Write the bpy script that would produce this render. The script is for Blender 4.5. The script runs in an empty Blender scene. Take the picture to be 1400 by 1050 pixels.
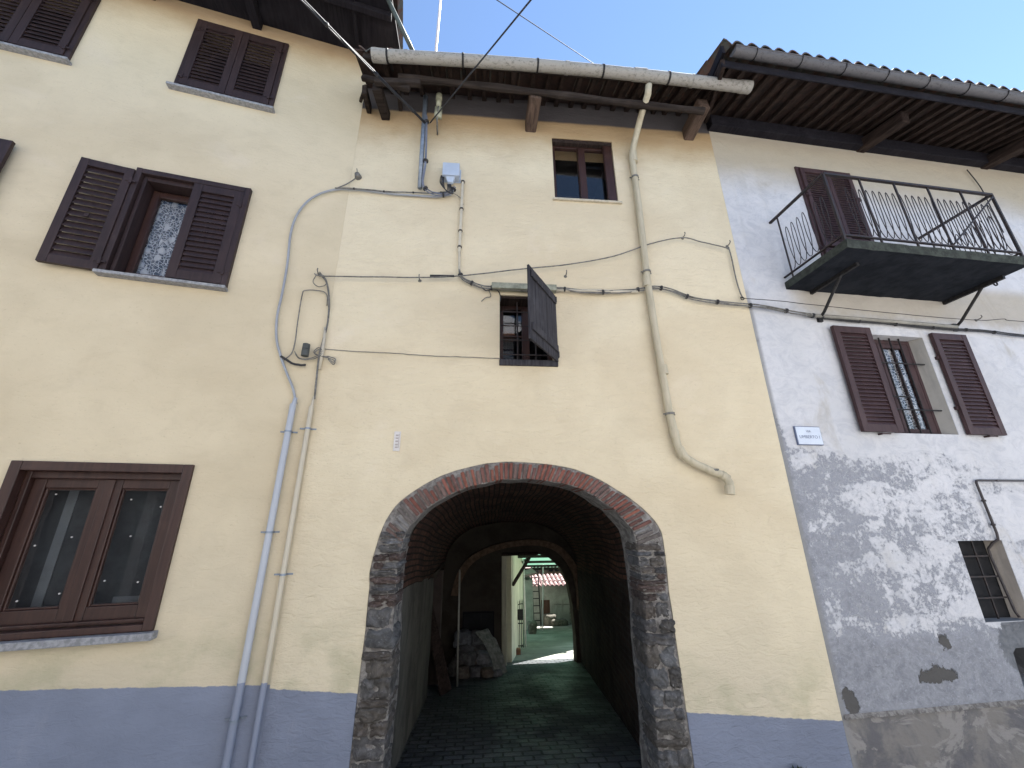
import bpy, bmesh, math, random
from mathutils import Vector, Matrix, noise
random.seed(7)
R_ = math.radians
S = bpy.context.scene
COL = S.collection

# ------------------------------------------------------------------ camera
F = 540.0
PITCH, ROLL, YAW, CH = R_(18.8), R_(-0.43), R_(4.85), 2.05
CAM = Vector((0, -4, CH))
fw = Vector((math.sin(YAW)*math.cos(PITCH), math.cos(YAW)*math.cos(PITCH), math.sin(PITCH)))
rt0 = Vector((math.cos(YAW), -math.sin(YAW), 0)); up0 = rt0.cross(fw)
rt = rt0*math.cos(ROLL) + up0*math.sin(ROLL); up = up0*math.cos(ROLL) - rt0*math.sin(ROLL)
cd = bpy.data.cameras.new('camera'); cam = bpy.data.objects.new('camera', cd); COL.objects.link(cam)
cd.sensor_width = 36; cd.lens = 36*F/1400; cd.clip_start = .05; cd.clip_end = 500
cam.matrix_world = Matrix(((rt.x, up.x, -fw.x, CAM.x), (rt.y, up.y, -fw.y, CAM.y), (rt.z, up.z, -fw.z, CAM.z), (0, 0, 0, 1)))
S.camera = cam

# ------------------------------------------------------------------ survey: three facade planes meet at two seams
class Plane:
    def __init__(s, ox, oy, deg):
        s.o = Vector((ox, oy, 0)); s.a = R_(deg); s.d = Vector((math.cos(s.a), math.sin(s.a), 0)); s.n = Vector((math.sin(s.a), -math.cos(s.a), 0))
    def at(s, px, py, off=0):
        r = fw + rt*((px-700)/F) - up*((py-525)/F); o = s.o + s.n*off
        return CAM + r*(((o-CAM).dot(s.n))/r.dot(s.n))
    def sz(s, px, py, off=0):
        p = s.at(px, py, off); return (p-s.o).dot(s.d), p.z
    def w(s, x, off, z): return s.o + s.d*x + s.n*off + Vector((0, 0, z))
XL, XR = -1.664, 3.241
PC, PL, PR = Plane(0, 0, 0), Plane(XL, 0, 11.34), Plane(XR, 0, 3.34)
def on_wall(px, py, off=.03):
    p = PC.at(px, py, off)
    if p.x < XL: return PL.at(px, py, off)
    if p.x > XR: return PR.at(px, py, off)
    return p
def deep(px, py, y): return Plane(0, y, 0).at(px, py)

# ------------------------------------------------------------------ node helper
class E:
    def __init__(s, nt, sock): s.nt, s.s = nt, sock
    def _m(s, op, o=None, rev=False, clamp=False):
        n = s.nt.nodes.new('ShaderNodeMath'); n.operation = op; n.use_clamp = clamp
        a, b = (o, s) if rev else (s, o)
        for i, v in enumerate((a, b)):
            if v is None: continue
            if isinstance(v, E): s.nt.links.new(v.s, n.inputs[i])
            else: n.inputs[i].default_value = v
        return E(s.nt, n.outputs[0])
    def __add__(s, o): return s._m('ADD', o)
    __radd__ = __add__
    def __sub__(s, o): return s._m('SUBTRACT', o)
    def __rsub__(s, o): return s._m('SUBTRACT', o, True)
    def __mul__(s, o): return s._m('MULTIPLY', o)
    __rmul__ = __mul__
    def __truediv__(s, o): return s._m('DIVIDE', o)
    def mx(s, o): return s._m('MAXIMUM', o)
    def mn(s, o): return s._m('MINIMUM', o)
    def absv(s): return s._m('ABSOLUTE')
    def frac(s): return s._m('FRACT')
    def step(s, a, b):
        n = s.nt.nodes.new('ShaderNodeMapRange'); n.interpolation_type = 'SMOOTHSTEP'
        s.nt.links.new(s.s, n.inputs[0]); n.inputs[1].default_value = a; n.inputs[2].default_value = b
        if a > b: n.inputs[1].default_value = b; n.inputs[2].default_value = a; n.inputs[3].default_value = 1; n.inputs[4].default_value = 0
        return E(s.nt, n.outputs[0])
class M:
    def __init__(s, name):
        s.m = bpy.data.materials.new(name); s.m.use_nodes = True; s.nt = s.m.node_tree
        s.b = s.nt.nodes['Principled BSDF']; s.out = s.nt.nodes['Material Output']
        tc = s.nt.nodes.new('ShaderNodeTexCoord'); s.co = tc.outputs['Object']; s.uv = tc.outputs['UV']
        sp = s.nt.nodes.new('ShaderNodeSeparateXYZ'); s.nt.links.new(s.co, sp.inputs[0])
        s.x, s.y, s.z = (E(s.nt, sp.outputs[i]) for i in range(3)); s.bumpn = None
        s.set('Specular IOR Level', .3)
    def set(s, k, v):
        i = s.b.inputs[k]
        if isinstance(v, E): s.nt.links.new(v.s, i)
        elif isinstance(v, (tuple, list)): i.default_value = (*v, 1) if len(v) == 3 else v
        else: i.default_value = v
        return s
    def scale(s, sc, co=None, off=(0, 0, 0)):
        n = s.nt.nodes.new('ShaderNodeMapping'); s.nt.links.new(co or s.co, n.inputs[0])
        n.inputs[3].default_value = sc if isinstance(sc, (tuple, list)) else (sc,)*3; n.inputs[1].default_value = off
        return n.outputs[0]
    def noise(s, sc, det=6, rough=.6, dist=0, co=None, off=(0, 0, 0)):
        n = s.nt.nodes.new('ShaderNodeTexNoise'); s.nt.links.new(s.scale(sc, co, off), n.inputs['Vector'])
        n.inputs['Scale'].default_value = 1; n.inputs['Detail'].default_value = det; n.inputs['Roughness'].default_value = rough
        n.inputs['Distortion'].default_value = dist
        return E(s.nt, n.outputs['Fac'])
    def voro(s, sc, co=None, feat='F1', rnd=1):
        n = s.nt.nodes.new('ShaderNodeTexVoronoi'); n.feature = feat; s.nt.links.new(s.scale(sc, co), n.inputs['Vector']); n.inputs['Scale'].default_value = 1
        n.inputs['Randomness'].default_value = rnd
        return E(s.nt, n.outputs['Distance'])
    def brick(s, co, sc, bw, bh, mortar, c1=(.3, .1, .06), c2=(.2, .07, .05), cm=(.2, .18, .15)):
        n = s.nt.nodes.new('ShaderNodeTexBrick'); s.nt.links.new(co, n.inputs['Vector']); n.inputs['Scale'].default_value = sc
        n.inputs['Brick Width'].default_value = bw; n.inputs['Row Height'].default_value = bh; n.inputs['Mortar Size'].default_value = mortar
        n.inputs['Mortar Smooth'].default_value = .4
        for k, c in (('Color1', c1), ('Color2', c2), ('Mortar', cm)): n.inputs[k].default_value = (*c, 1)
        return E(s.nt, n.outputs['Color']), E(s.nt, n.outputs['Fac'])
    def mix(s, f, a, b, mode='MIX'):
        n = s.nt.nodes.new('ShaderNodeMix'); n.data_type = 'RGBA'; n.blend_type = mode
        for i, v in ((0, f), (6, a), (7, b)):
            if isinstance(v, E): s.nt.links.new(v.s, n.inputs[i])
            elif isinstance(v, (tuple, list)): n.inputs[i].default_value = (*v, 1)
            else: n.inputs[i].default_value = v
        return E(s.nt, n.outputs[2])
    def attr(s, name):
        n = s.nt.nodes.new('ShaderNodeAttribute'); n.attribute_name = name; return E(s.nt, n.outputs['Color'])
    def bump(s, h, strength=1, dist=.01):
        n = s.nt.nodes.new('ShaderNodeBump'); n.inputs['Strength'].default_value = strength; n.inputs['Distance'].default_value = dist
        s.nt.links.new(h.s, n.inputs['Height'])
        if s.bumpn: s.nt.links.new(s.bumpn, n.inputs['Normal'])
        s.bumpn = n.outputs[0]; s.nt.links.new(n.outputs[0], s.b.inputs['Normal'])
        return s
def simple(name, c, rough=.6, var=.35, sc=8, metal=0, bump=0, spec=.3, stretch=None, c2=None):
    m = M(name); n = m.noise(stretch or sc, 6, .65)
    c2 = c2 or tuple(v*(1-var) for v in c)
    m.set('Base Color', m.mix(n.step(.35, .65), c2, c)).set('Roughness', rough).set('Metallic', metal).set('Specular IOR Level', spec)
    if bump: m.bump(m.noise(tuple(3*v for v in stretch) if stretch else sc*4, 6, .7), .6, bump)
    return m.m

# yellow render --------------------------------------------------
def render_mat(name, base, tan, plinth, ztop, slope, rough_amp, band=None, seed=0):
    m = M(name); o = (seed, seed, seed)
    big = m.noise((.55, 1, .8), 4, .55, .4, off=o); mid = m.noise((2.2, 2, 3.0), 6, .6, off=o); streak = m.noise((5, 5, .55), 5, .65, off=o)
    c = m.mix(big.step(.36, .66), base, tan)
    c = m.mix(m.noise((3.2, 3, 4.5), 8, .65, .7, off=(seed+4, 1, 6)).step(.50, .66)*.22, c, tuple(v*.9 for v in tan))
    c = m.mix(m.noise((34, 34, 50), 3, .6, off=o).step(.60, .72)*.28, c, tuple(v*.6 for v in tan))
    c = m.mix(mid.step(.45, .75)*.22, c, tuple(v*.82 for v in tan))
    c = m.mix(streak.step(.6, .8)*.18, c, (tan[0]*.72, tan[1]*.72, tan[2]*.74))
    c = m.mix(m.noise((1.1, 1, 1.6), 5, .6, .6, off=(seed+9, 2, 1)).step(.58, .75)*.30, c, (base[0]*1.04, base[1]*1.05, base[2]*1.2))
    if band:                                                            # stains plus painted eaves shade, and an unpainted strip, also shade-darkened, below the eaves
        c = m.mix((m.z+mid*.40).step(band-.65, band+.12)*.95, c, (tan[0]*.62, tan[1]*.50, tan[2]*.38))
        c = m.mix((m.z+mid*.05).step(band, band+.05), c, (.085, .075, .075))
    ln = ztop + m.x*slope + (m.noise(14, 4, .6)-.5)*.03
    dz = m.z - ln
    c = m.mix(dz.step(1.7, .1)*big.step(.3, .6)*.55, c, (base[0]*.88, base[1]*.91, base[2]*.97))
    # algae and dirt just above the plinth
    c = m.mix((dz.step(.75, .0))*mid.step(.42, .68)*.45, c, (.33, .33, .20))
    pv = m.mix(mid.step(.3, .7), plinth, tuple(v*.86 for v in plinth))
    pv = m.mix(m.noise((3, 3, 1.2), 7, .7, off=(4, seed, 2)).step(.58, .72)*.35, pv, (.30, .31, .36))
    c = m.mix(dz.step(.004, -.004), c, pv)
    m.set('Base Color', c).set('Roughness', .93).set('Specular IOR Level', .15)
    m.bump(m.noise((9, 9, 22), 8, .62, .8, off=o), .75, rough_amp)
    m.bump(m.noise(70, 5, .7), .5, rough_amp*.30)
    m.bump(m.noise((1.3, 1, 1.3), 3, .5, off=o), .5, .05)
    return m.m
YB, YT = (.70, .605, .435), (.63, .53, .37)
PLI = (.225, .25, .32)
MAT = {}
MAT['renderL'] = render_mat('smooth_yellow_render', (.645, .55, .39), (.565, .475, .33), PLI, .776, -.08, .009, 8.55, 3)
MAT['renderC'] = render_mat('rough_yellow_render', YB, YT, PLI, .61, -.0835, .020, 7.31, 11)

def right_mat():
    m = M('peeling_white_limewash')
    n1 = m.noise(2.1, 12, .72, .3); n2 = m.noise(9, 10, .75, .5); n3 = m.noise(19, 6, .8, .2); nd = m.noise((4.5, 4, 6), 12, .8, .9, off=(2, 7, 4)); big = m.noise(.8, 4, .5, .3); st = m.noise((3.5, 3, .4), 6, .6)
    white = m.mix(big.step(.35, .65), (.62, .61, .62), (.55, .545, .555))
    white = m.mix(st.step(.55, .75)*.4, white, (.42, .40, .37))
    white = m.mix(nd.step(.42, .66)*.5, white, (.38, .39, .43))
    white = m.mix((m.z+big*.8).step(6.5, 7.3)*.9, white, (.42, .355, .26))             # ochre wash under the eaves
    white = m.mix((m.z+n1*.5).step(4.55, 4.8)*(m.z).step(5.1, 4.9)*m.x.step(.5, .9)*.7, white, (.40, .34, .25))
    white = m.mix(m.noise((2.2, 2, 1.0), 6, .6, .8, off=(5, 5, 5)).step(.58, .72)*.5, white, (.38, .34, .28))
    gray = m.mix(n2.step(.36, .64), (.16, .163, .178), (.275, .28, .30))
    # where the limewash has gone: towards the seam and towards the ground
    bias = m.x.step(1.9, .0)*.20 + m.z.step(3.0, 2.3)*.22 + m.z.step(1.12, .80)*.40 - m.z.step(2.5, 3.3)*.42 - m.x.step(1.7, 3.2)*m.z.step(1.0, 1.4)*.25 - m.z.step(1.9, 1.1)*m.x.step(.35, .8)*.07
    bias = bias + m.x.step(.12, .02)*.40*m.z.step(5.0, 3.6)
    wp = m.noise((1.5, 1, 3.0), 3, .5, .5, off=(1.3, 0, 2.2)).step(.46, .60)*m.z.step(.82, 1.0)*.13
    e = n1*.50 + nd*.46 + n2*.60 + n3*.85 + bias*.60 - wp - .46
    gone = e.step(.87, .915)
    gray = m.mix(e.step(.92, 1.05)*.7, (.30, .305, .335), gray)
    white = m.mix(e.step(.74, .89)*.55, white, (.42, .425, .45))
    c = m.mix(gone, white, gray)
    c = m.mix((e-.88).absv().step(.02, 0)*.3, c, (.58, .58, .60))
    lowz = m.z.step(3.1, 2.4)*m.z.step(.36, .42)
    ma = m.noise((7, 7, 9), 10, .85, 1.4, off=(8, 2, 2)); mb = m.noise((38, 38, 44), 4, .7, .8)
    c = m.mix(gone*lowz*ma.step(.46, .64)*.6, c, (.38, .385, .405)); c = m.mix(lowz*mb.step(.55, .66)*.3*gone, c, (.50, .51, .55))
    c = m.mix(lowz*m.noise((26, 26, 32), 6, .75, 1.0, off=(1, 9, 3)).step(.56, .64)*(1-gone)*.7*e.step(.6, .87), c, (.26, .265, .29))
    # fallen render, older brown coat shows
    def spot(x, z, rx, rz):
        dx = (m.x - x + (n1-.5)*.5)*(1/rx); dz = (m.z - z + (n2-.5)*.25)*(1/rz)
        return (dx*dx + dz*dz).step(1.05, .95)
    sp = spot(1.31, .88, .085, .055).mx(spot(1.10, .625, .22, .055)).mx(spot(.13, .47, .07, .10))
    c = m.mix(sp, c, (.10, .095, .09))
    cem = spot(2.42, .82, .50, .30)*m.z.step(1.03, 1.02); c = m.mix(cem, c, m.mix(n2.step(.35, .65), (.13, .135, .145), (.19, .195, .205)))
    dz = m.z - .372 - (n2-.5)*.03
    base = m.mix(n1.step(.42, .6), (.135, .13, .135), (.21, .195, .18))
    base = m.mix(m.noise((1.6, 1, 2), 9, .7, .9, off=(3, 1, 8)).step(.5, .54), base, (.26, .245, .23))
    c = m.mix(dz.step(.01, -.01), c, base)
    c = m.mix(m.x.step(.07, .02)*m.z.step(4.9, 4.4)*.8, c, (.24, .235, .23))
    m.set('Base Color', c).set('Roughness', .95).set('Specular IOR Level', .12)
    m.bump(gone*-1, .8, .004); m.bump(sp*-1, 1, .02)
    m.bump(m.noise((2.5, 2, 3), 5, .55, .5), .7, .05); m.bump(m.noise((11, 11, 16), 8, .65, .6), .7, .012); m.bump(n2, .5, .01)
    return m.m
MAT['limewash'] = right_mat()

def wood(name, a, b, rough=.55, axis='z', fine=1, spec=.3, bd=.002):
    m = M(name); k = {'z': (30, 30, 2.2), 'y': (30, 2.2, 30), 'x': (2.2, 30, 30)}[axis]
    g = m.noise(tuple(v*fine for v in k), 7, .65, .6); d = m.noise(3.2, 5, .6)
    c = m.mix(g.step(.3, .7), a, b); c = m.mix(d.step(.5, .75)*.4, c, tuple(v*1.5+.01 for v in b))
    m.set('Base Color', c).set('Roughness', rough).set('Specular IOR Level', spec if rough < .8 else .06); m.bump(g, .6, bd); return m.m
MAT['shutter'] = wood('brown_stained_wood', (.024, .0145, .0145), (.042, .025, .024), .5)
MAT['shutterR'] = wood('red_brown_painted_wood', (.040, .020, .021), (.062, .033, .034), .6)
MAT['casement'] = wood('chestnut_varnished_wood', (.028, .0115, .009), (.050, .022, .016), .42, spec=.4)
MAT['greywood'] = wood('weathered_grey_planks', (.030, .029, .033), (.066, .062, .068), .8, bd=.004)
MAT['rafter'] = wood('old_dark_rafters', (.017, .012, .011), (.048, .034, .029), .85, 'y', bd=.006)
MAT['beamx'] = wood('old_dark_purlins', (.018, .014, .013), (.046, .036, .031), .85, 'x', bd=.006)
MAT['beamend'] = wood('worn_beam_wood', (.06, .042, .034), (.13, .09, .07), .85, 'y', bd=.006)
MAT['darkbeam'] = wood('dark_stained_eaves', (.011, .010, .013), (.022, .020, .024), .8, 'y')
MAT['stone_sill'] = simple('grey_stone', (.33, .33, .34), .75, .4, 30, bump=.003)
MAT['cream_sill'] = simple('cream_painted_sill', (.55, .48, .36), .8, .25, 20, bump=.002)
MAT['iron'] = simple('dark_iron', (.035, .033, .034), .6, .5, 30, .4, bump=.001)
MAT['rust'] = simple('rusty_paint_iron', (.055, .040, .036), .65, .5, 25, .3, c2=(.035, .033, .036))
MAT['zinc'] = simple('galvanised_steel', (.26, .30, .36), .45, .3, 12, .55, spec=.5)
MAT['greypvc'] = simple('blue_grey_plastic', (.33, .345, .375), .45, .15, 5, spec=.4)
MAT['greycable'] = simple('grey_cable_sheath', (.035, .037, .045), .55, .3, 9)
MAT['creampvc'] = simple('cream_plastic', (.56, .50, .39), .5, .2, 6, spec=.4)
MAT['blackcable'] = simple('black_cable_sheath', (.045, .043, .045), .6, .4, 15)
MAT['palecable'] = simple('dusty_cable_sheath', (.22, .21, .19), .7, .5, 22)
MAT['box'] = simple('light_blue_grey_box', (.44, .50, .60), .4, .1, 4, spec=.4)
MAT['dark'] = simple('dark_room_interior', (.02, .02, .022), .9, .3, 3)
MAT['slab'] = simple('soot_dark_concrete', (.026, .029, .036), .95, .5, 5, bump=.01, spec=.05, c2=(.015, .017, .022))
MAT['mossy'] = simple('mossy_slab_edge', (.055, .062, .052), .95, .5, 14, bump=.012)
MAT['ceramic'] = simple('yellowed_ceramic', (.38, .37, .26), .4, .3, 15, spec=.5)
MAT['sign'] = simple('white_enamel', (.60, .65, .74), .3, .1, 10, spec=.5)
MAT['ink'] = simple('grey_blue_lettering', (.16, .19, .28), .6, .1, 10)
MAT['white'] = simple('white_plastic', (.66, .62, .60), .5, .15, 20)
MAT['gutterC'] = None
def gutter_mat(name, a, b, thr):
    m = M(name); n = m.noise((22, 34, 34), 8, .8, .3); n2 = m.noise((2, 8, 8), 5, .6)
    c = m.mix(n.step(thr, thr+.12)*n2.step(.3, .5)*.75, a, b)
    m.set('Base Color', c).set('Roughness', .7); m.bump(n, .2, .001); return m.m
MAT['gutterC'] = gutter_mat('lichen_spotted_gutter', (.32, .30, .27), (.12, .108, .092), .50)
MAT['gutterR'] = gutter_mat('dull_metal_gutter', (.11, .105, .11), (.055, .05, .055), .5)
def downpipe_mat():
    m = M('yellowed_drainpipe'); n = m.noise((20, 20, 3), 6, .6)
    c = m.mix(n.step(.4, .7), (.50, .44, .32), (.40, .35, .25)); c = m.mix(m.noise((30, 30, 8), 6, .7).step(.62, .75)*.6, c, (.22, .19, .13))
    m.set('Base Color', c).set('Roughness', .55); return m.m
MAT['downpipe'] = downpipe_mat()
def painted_pipe(name, c1, z0, c2=PLI):
    m = M(name); c = m.mix((m.z + (m.noise(30)-.5)*.03).step(z0, z0-.006), c1, c2)
    c = m.mix(m.noise((14, 14, 3), 6, .7).step(.6, .8)*.4, c, tuple(v*.6 for v in c1))
    m.set('Base Color', c).set('Roughness', .5).set('Specular IOR Level', .4); return m.m

def brickish(name, c1, c2, cm, sc, bw, bh, mo, uv=True, bd=.02, swap=False, dark=.5):
    m = M(name); co = m.uv if uv else m.co
    # wobble
    col, fac = m.brick(m.scale(1, co) if not swap else m.scale((1, 1, 1), co), sc, bw, bh, mo, c1, c2, cm)
    n = m.noise(2.5, 7, .65); f = m.noise(28, 6, .7)
    c = m.mix(n.step(.4, .65)*dark, col, tuple(v*.35 for v in c2)); c = m.mix(f.step(.55, .7)*.4, c, cm)
    m.set('Base Color', c).set('Roughness', .92).set('Specular IOR Level', .15)
    m.bump(fac*-1, 1, bd); m.bump(f, .7, bd*.5); m.bump(n, .6, bd*2); return m.m
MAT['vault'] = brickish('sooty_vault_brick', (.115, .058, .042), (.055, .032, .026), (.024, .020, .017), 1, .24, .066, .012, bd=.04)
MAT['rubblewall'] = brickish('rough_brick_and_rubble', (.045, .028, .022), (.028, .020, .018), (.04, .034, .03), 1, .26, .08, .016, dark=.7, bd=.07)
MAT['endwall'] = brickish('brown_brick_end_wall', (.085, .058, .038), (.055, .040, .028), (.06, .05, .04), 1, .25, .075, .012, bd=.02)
def old_plaster(name, a, b, bd=.01):
    m = M(name); n = m.noise(1.8, 9, .65, .5); g = m.noise((6, 6, .8), 6, .6)
    c = m.mix(n.step(.38, .62), a, b); c = m.mix(g.step(.5, .75)*.5, c, tuple(v*.5 for v in b))
    m.set('Base Color', c).set('Roughness', .9); m.bump(m.noise(8, 8, .65), .8, bd); return m.m
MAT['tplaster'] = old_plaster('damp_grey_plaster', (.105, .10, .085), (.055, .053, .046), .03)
MAT['yardwall'] = old_plaster('pale_yellow_yard_plaster', (.58, .56, .42), (.48, .46, .34))
MAT['yardwhite'] = old_plaster('stained_white_yard_plaster', (.42, .42, .38), (.30, .30, .27))
MAT['terracotta'] = simple('terracotta', (.30, .12, .07), .85, .5, 6, bump=.004, c2=(.16, .085, .06))
MAT['eavestile'] = simple('sooty_tile_undersides', (.050, .028, .023), .9, .5, 7, bump=.006, c2=(.022, .016, .015))
MAT['pinktile'] = simple('faded_pink_tiles', (.36, .25, .24), .85, .5, 16, bump=.01)
MAT['oldtile'] = simple('lichened_roof_tiles', (.085, .095, .085), .9, .5, 8, bump=.004, c2=(.11, .06, .045))

def stone_mat():
    m = M('rough_fieldstone'); a = m.attr('tint'); n = m.noise(11, 10, .72, .8); f = m.noise(45, 8, .75)
    c = m.mix(n.step(.36, .64), m.mix(1.0, a, (.55, .55, .55), 'MULTIPLY'), a)
    c = m.mix(m.noise(17, 8, .8, .4, off=(3, 3, 3)).step(.56, .68)*.7, c, (.40, .385, .37))
    c = m.mix(m.noise(6, 6, .7, off=(7, 3, 3)).step(.58, .70)*.6, c, (.075, .07, .06))
    m.set('Base Color', c).set('Roughness', .92).set('Specular IOR Level', .2); m.bump(n, 1, .035); m.bump(f, .8, .012); return m.m
MAT['stone'] = stone_mat()
def mortar_mat():
    m = M('crumbling_lime_mortar'); n = m.noise(14, 10, .75, .5); f = m.noise(5, 7, .7)
    c = m.mix(n.step(.4, .62), (.15, .135, .125), (.33, .31, .285)); c = m.mix(f.step(.5, .7)*.6, c, (.10, .092, .085))
    m.set('Base Color', c).set('Roughness', .95); m.bump(n, 1, .03); return m.m
MAT['mortar'] = mortar_mat()
def facebrick():
    m = M('worn_red_brick'); a = m.attr('tint'); n = m.noise(24, 8, .7)
    c = m.mix(n.step(.35, .6), m.mix(1.0, a, (.7, .7, .7), 'MULTIPLY'), a); c = m.mix(m.noise(35, 8, .8).step(.58, .68)*.6, c, (.38, .35, .33))
    m.set('Base Color', c).set('Roughness', .9); m.bump(n, .8, .012); return m.m
MAT['facebrick'] = facebrick()
def glass(name, tint=(.012, .016, .022), rough=.02, see=.0):
    m = M(name); nt = m.nt
    m.set('Base Color', tint).set('Roughness', rough).set('Specular IOR Level', .6).set('IOR', 1.5)
    if see:
        tr = nt.nodes.new('ShaderNodeBsdfTransparent'); gl = nt.nodes.new('ShaderNodeBsdfGlossy'); gl.inputs['Roughness'].default_value = rough
        ge = nt.nodes.new('ShaderNodeNewGeometry'); dt = nt.nodes.new('ShaderNodeVectorMath'); dt.operation = 'DOT_PRODUCT'; nt.links.new(ge.outputs['Normal'], dt.inputs[0]); nt.links.new(ge.outputs['Incoming'], dt.inputs[1]); sch = (1-E(nt, dt.outputs['Value']).absv())._m('POWER', 5.0)*.95+.045
        mx = nt.nodes.new('ShaderNodeMixShader'); f = sch
        nt.links.new(f.s, mx.inputs[0]); nt.links.new(tr.outputs[0], mx.inputs[1]); nt.links.new(gl.outputs[0], mx.inputs[2]); nt.links.new(mx.outputs[0], m.out.inputs[0])
        w = m.noise(1.7, 2, .5); bn = nt.nodes.new('ShaderNodeBump'); bn.inputs['Distance'].default_value = .01; bn.inputs['Strength'].default_value = .12; nt.links.new(w.s, bn.inputs['Height']); nt.links.new(bn.outputs[0], gl.inputs['Normal'])
    return m.m
MAT['pane'] = glass('window_glass', see=1)
def lace():
    m = M('lace_curtain'); w = m.voro(28, feat='DISTANCE_TO_EDGE'); g = (m.x*18).frac(); fl = m.voro((9, 9, 7))
    a = w.step(.12, .02).mx(fl.step(.36, .22)).mx(g.step(.12, .0)*.8)
    m.set('Base Color', (.50, .50, .51)).set('Roughness', .9).set('Alpha', a*.75+.22); return m.m
MAT['lace'] = lace()
def paver():
    m = M('worn_stone_setts'); co = m.scale((1, 1, 1))
    col, fac = m.brick(co, 1, .20, .115, .013, (.095, .098, .108), (.045, .048, .058), (.012, .013, .014))
    n = m.noise(1.3, 6, .6, .5); f = m.noise(22, 7, .7)
    c = m.mix(n.step(.4, .65)*.6, col, (.035, .04, .042)); c = m.mix(f.step(.5, .7)*.3, c, (.13, .13, .12))
    m.set('Base Color', c).set('Roughness', n.step(.35, .65)*.35+.42).set('Specular IOR Level', .4)
    m.bump(fac*-1, 1, .035); m.bump(f, .8, .015); m.bump(n, .8, .06); return m.m
MAT['paver'] = paver()
def asphalt():
    m = M('grey_street_paving'); n = m.noise(1.1, 6, .6); f = m.noise(90, 5, .7)
    c = m.mix(n.step(.35, .65), (.13, .13, .13), (.19, .188, .185)); c = m.mix(f.step(.5, .6)*.3, c, (.24, .23, .22))
    m.set('Base Color', c).set('Roughness', .9); m.bump(f, .8, .006); return m.m
MAT['asphalt'] = asphalt()
def yardground():
    m = M('pale_concrete_yard'); n = m.noise(.9, 7, .65, .6); f = m.noise(16, 7, .7)
    c = m.mix(n.step(.4, .6), (.27, .27, .24), (.16, .165, .145)); c = m.mix((m.y*.9+n*1.2).frac().step(.93, .99), c, (.10, .11, .09))
    m.set('Base Color', c).set('Roughness', .8); m.bump(f, .7, .01); return m.m
MAT['yard'] = yardground()
def green_sheet():
    m = M('translucent_green_sheet'); m.set('Base Color', (.015, .20, .14)).set('Roughness', .4).set('Transmission Weight', 0)
    tl = m.nt.nodes.new('ShaderNodeBsdfTranslucent'); tl.inputs[0].default_value = (.14, .28, .20, 1)
    mx = m.nt.nodes.new('ShaderNodeMixShader'); mx.inputs[0].default_value = .32
    m.nt.links.new(m.b.outputs[0], mx.inputs[1]); m.nt.links.new(tl.outputs[0], mx.inputs[2]); m.nt.links.new(mx.outputs[0], m.out.inputs[0]); return m.m
MAT['green'] = green_sheet()
MAT['moss'] = simple('moss_green', (.05, .075, .03), .95, .5, 30, bump=.01)
MAT['opp'] = old_plaster('pale_grey_plaster', (.70, .71, .735), (.64, .65, .675), .002)

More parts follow.
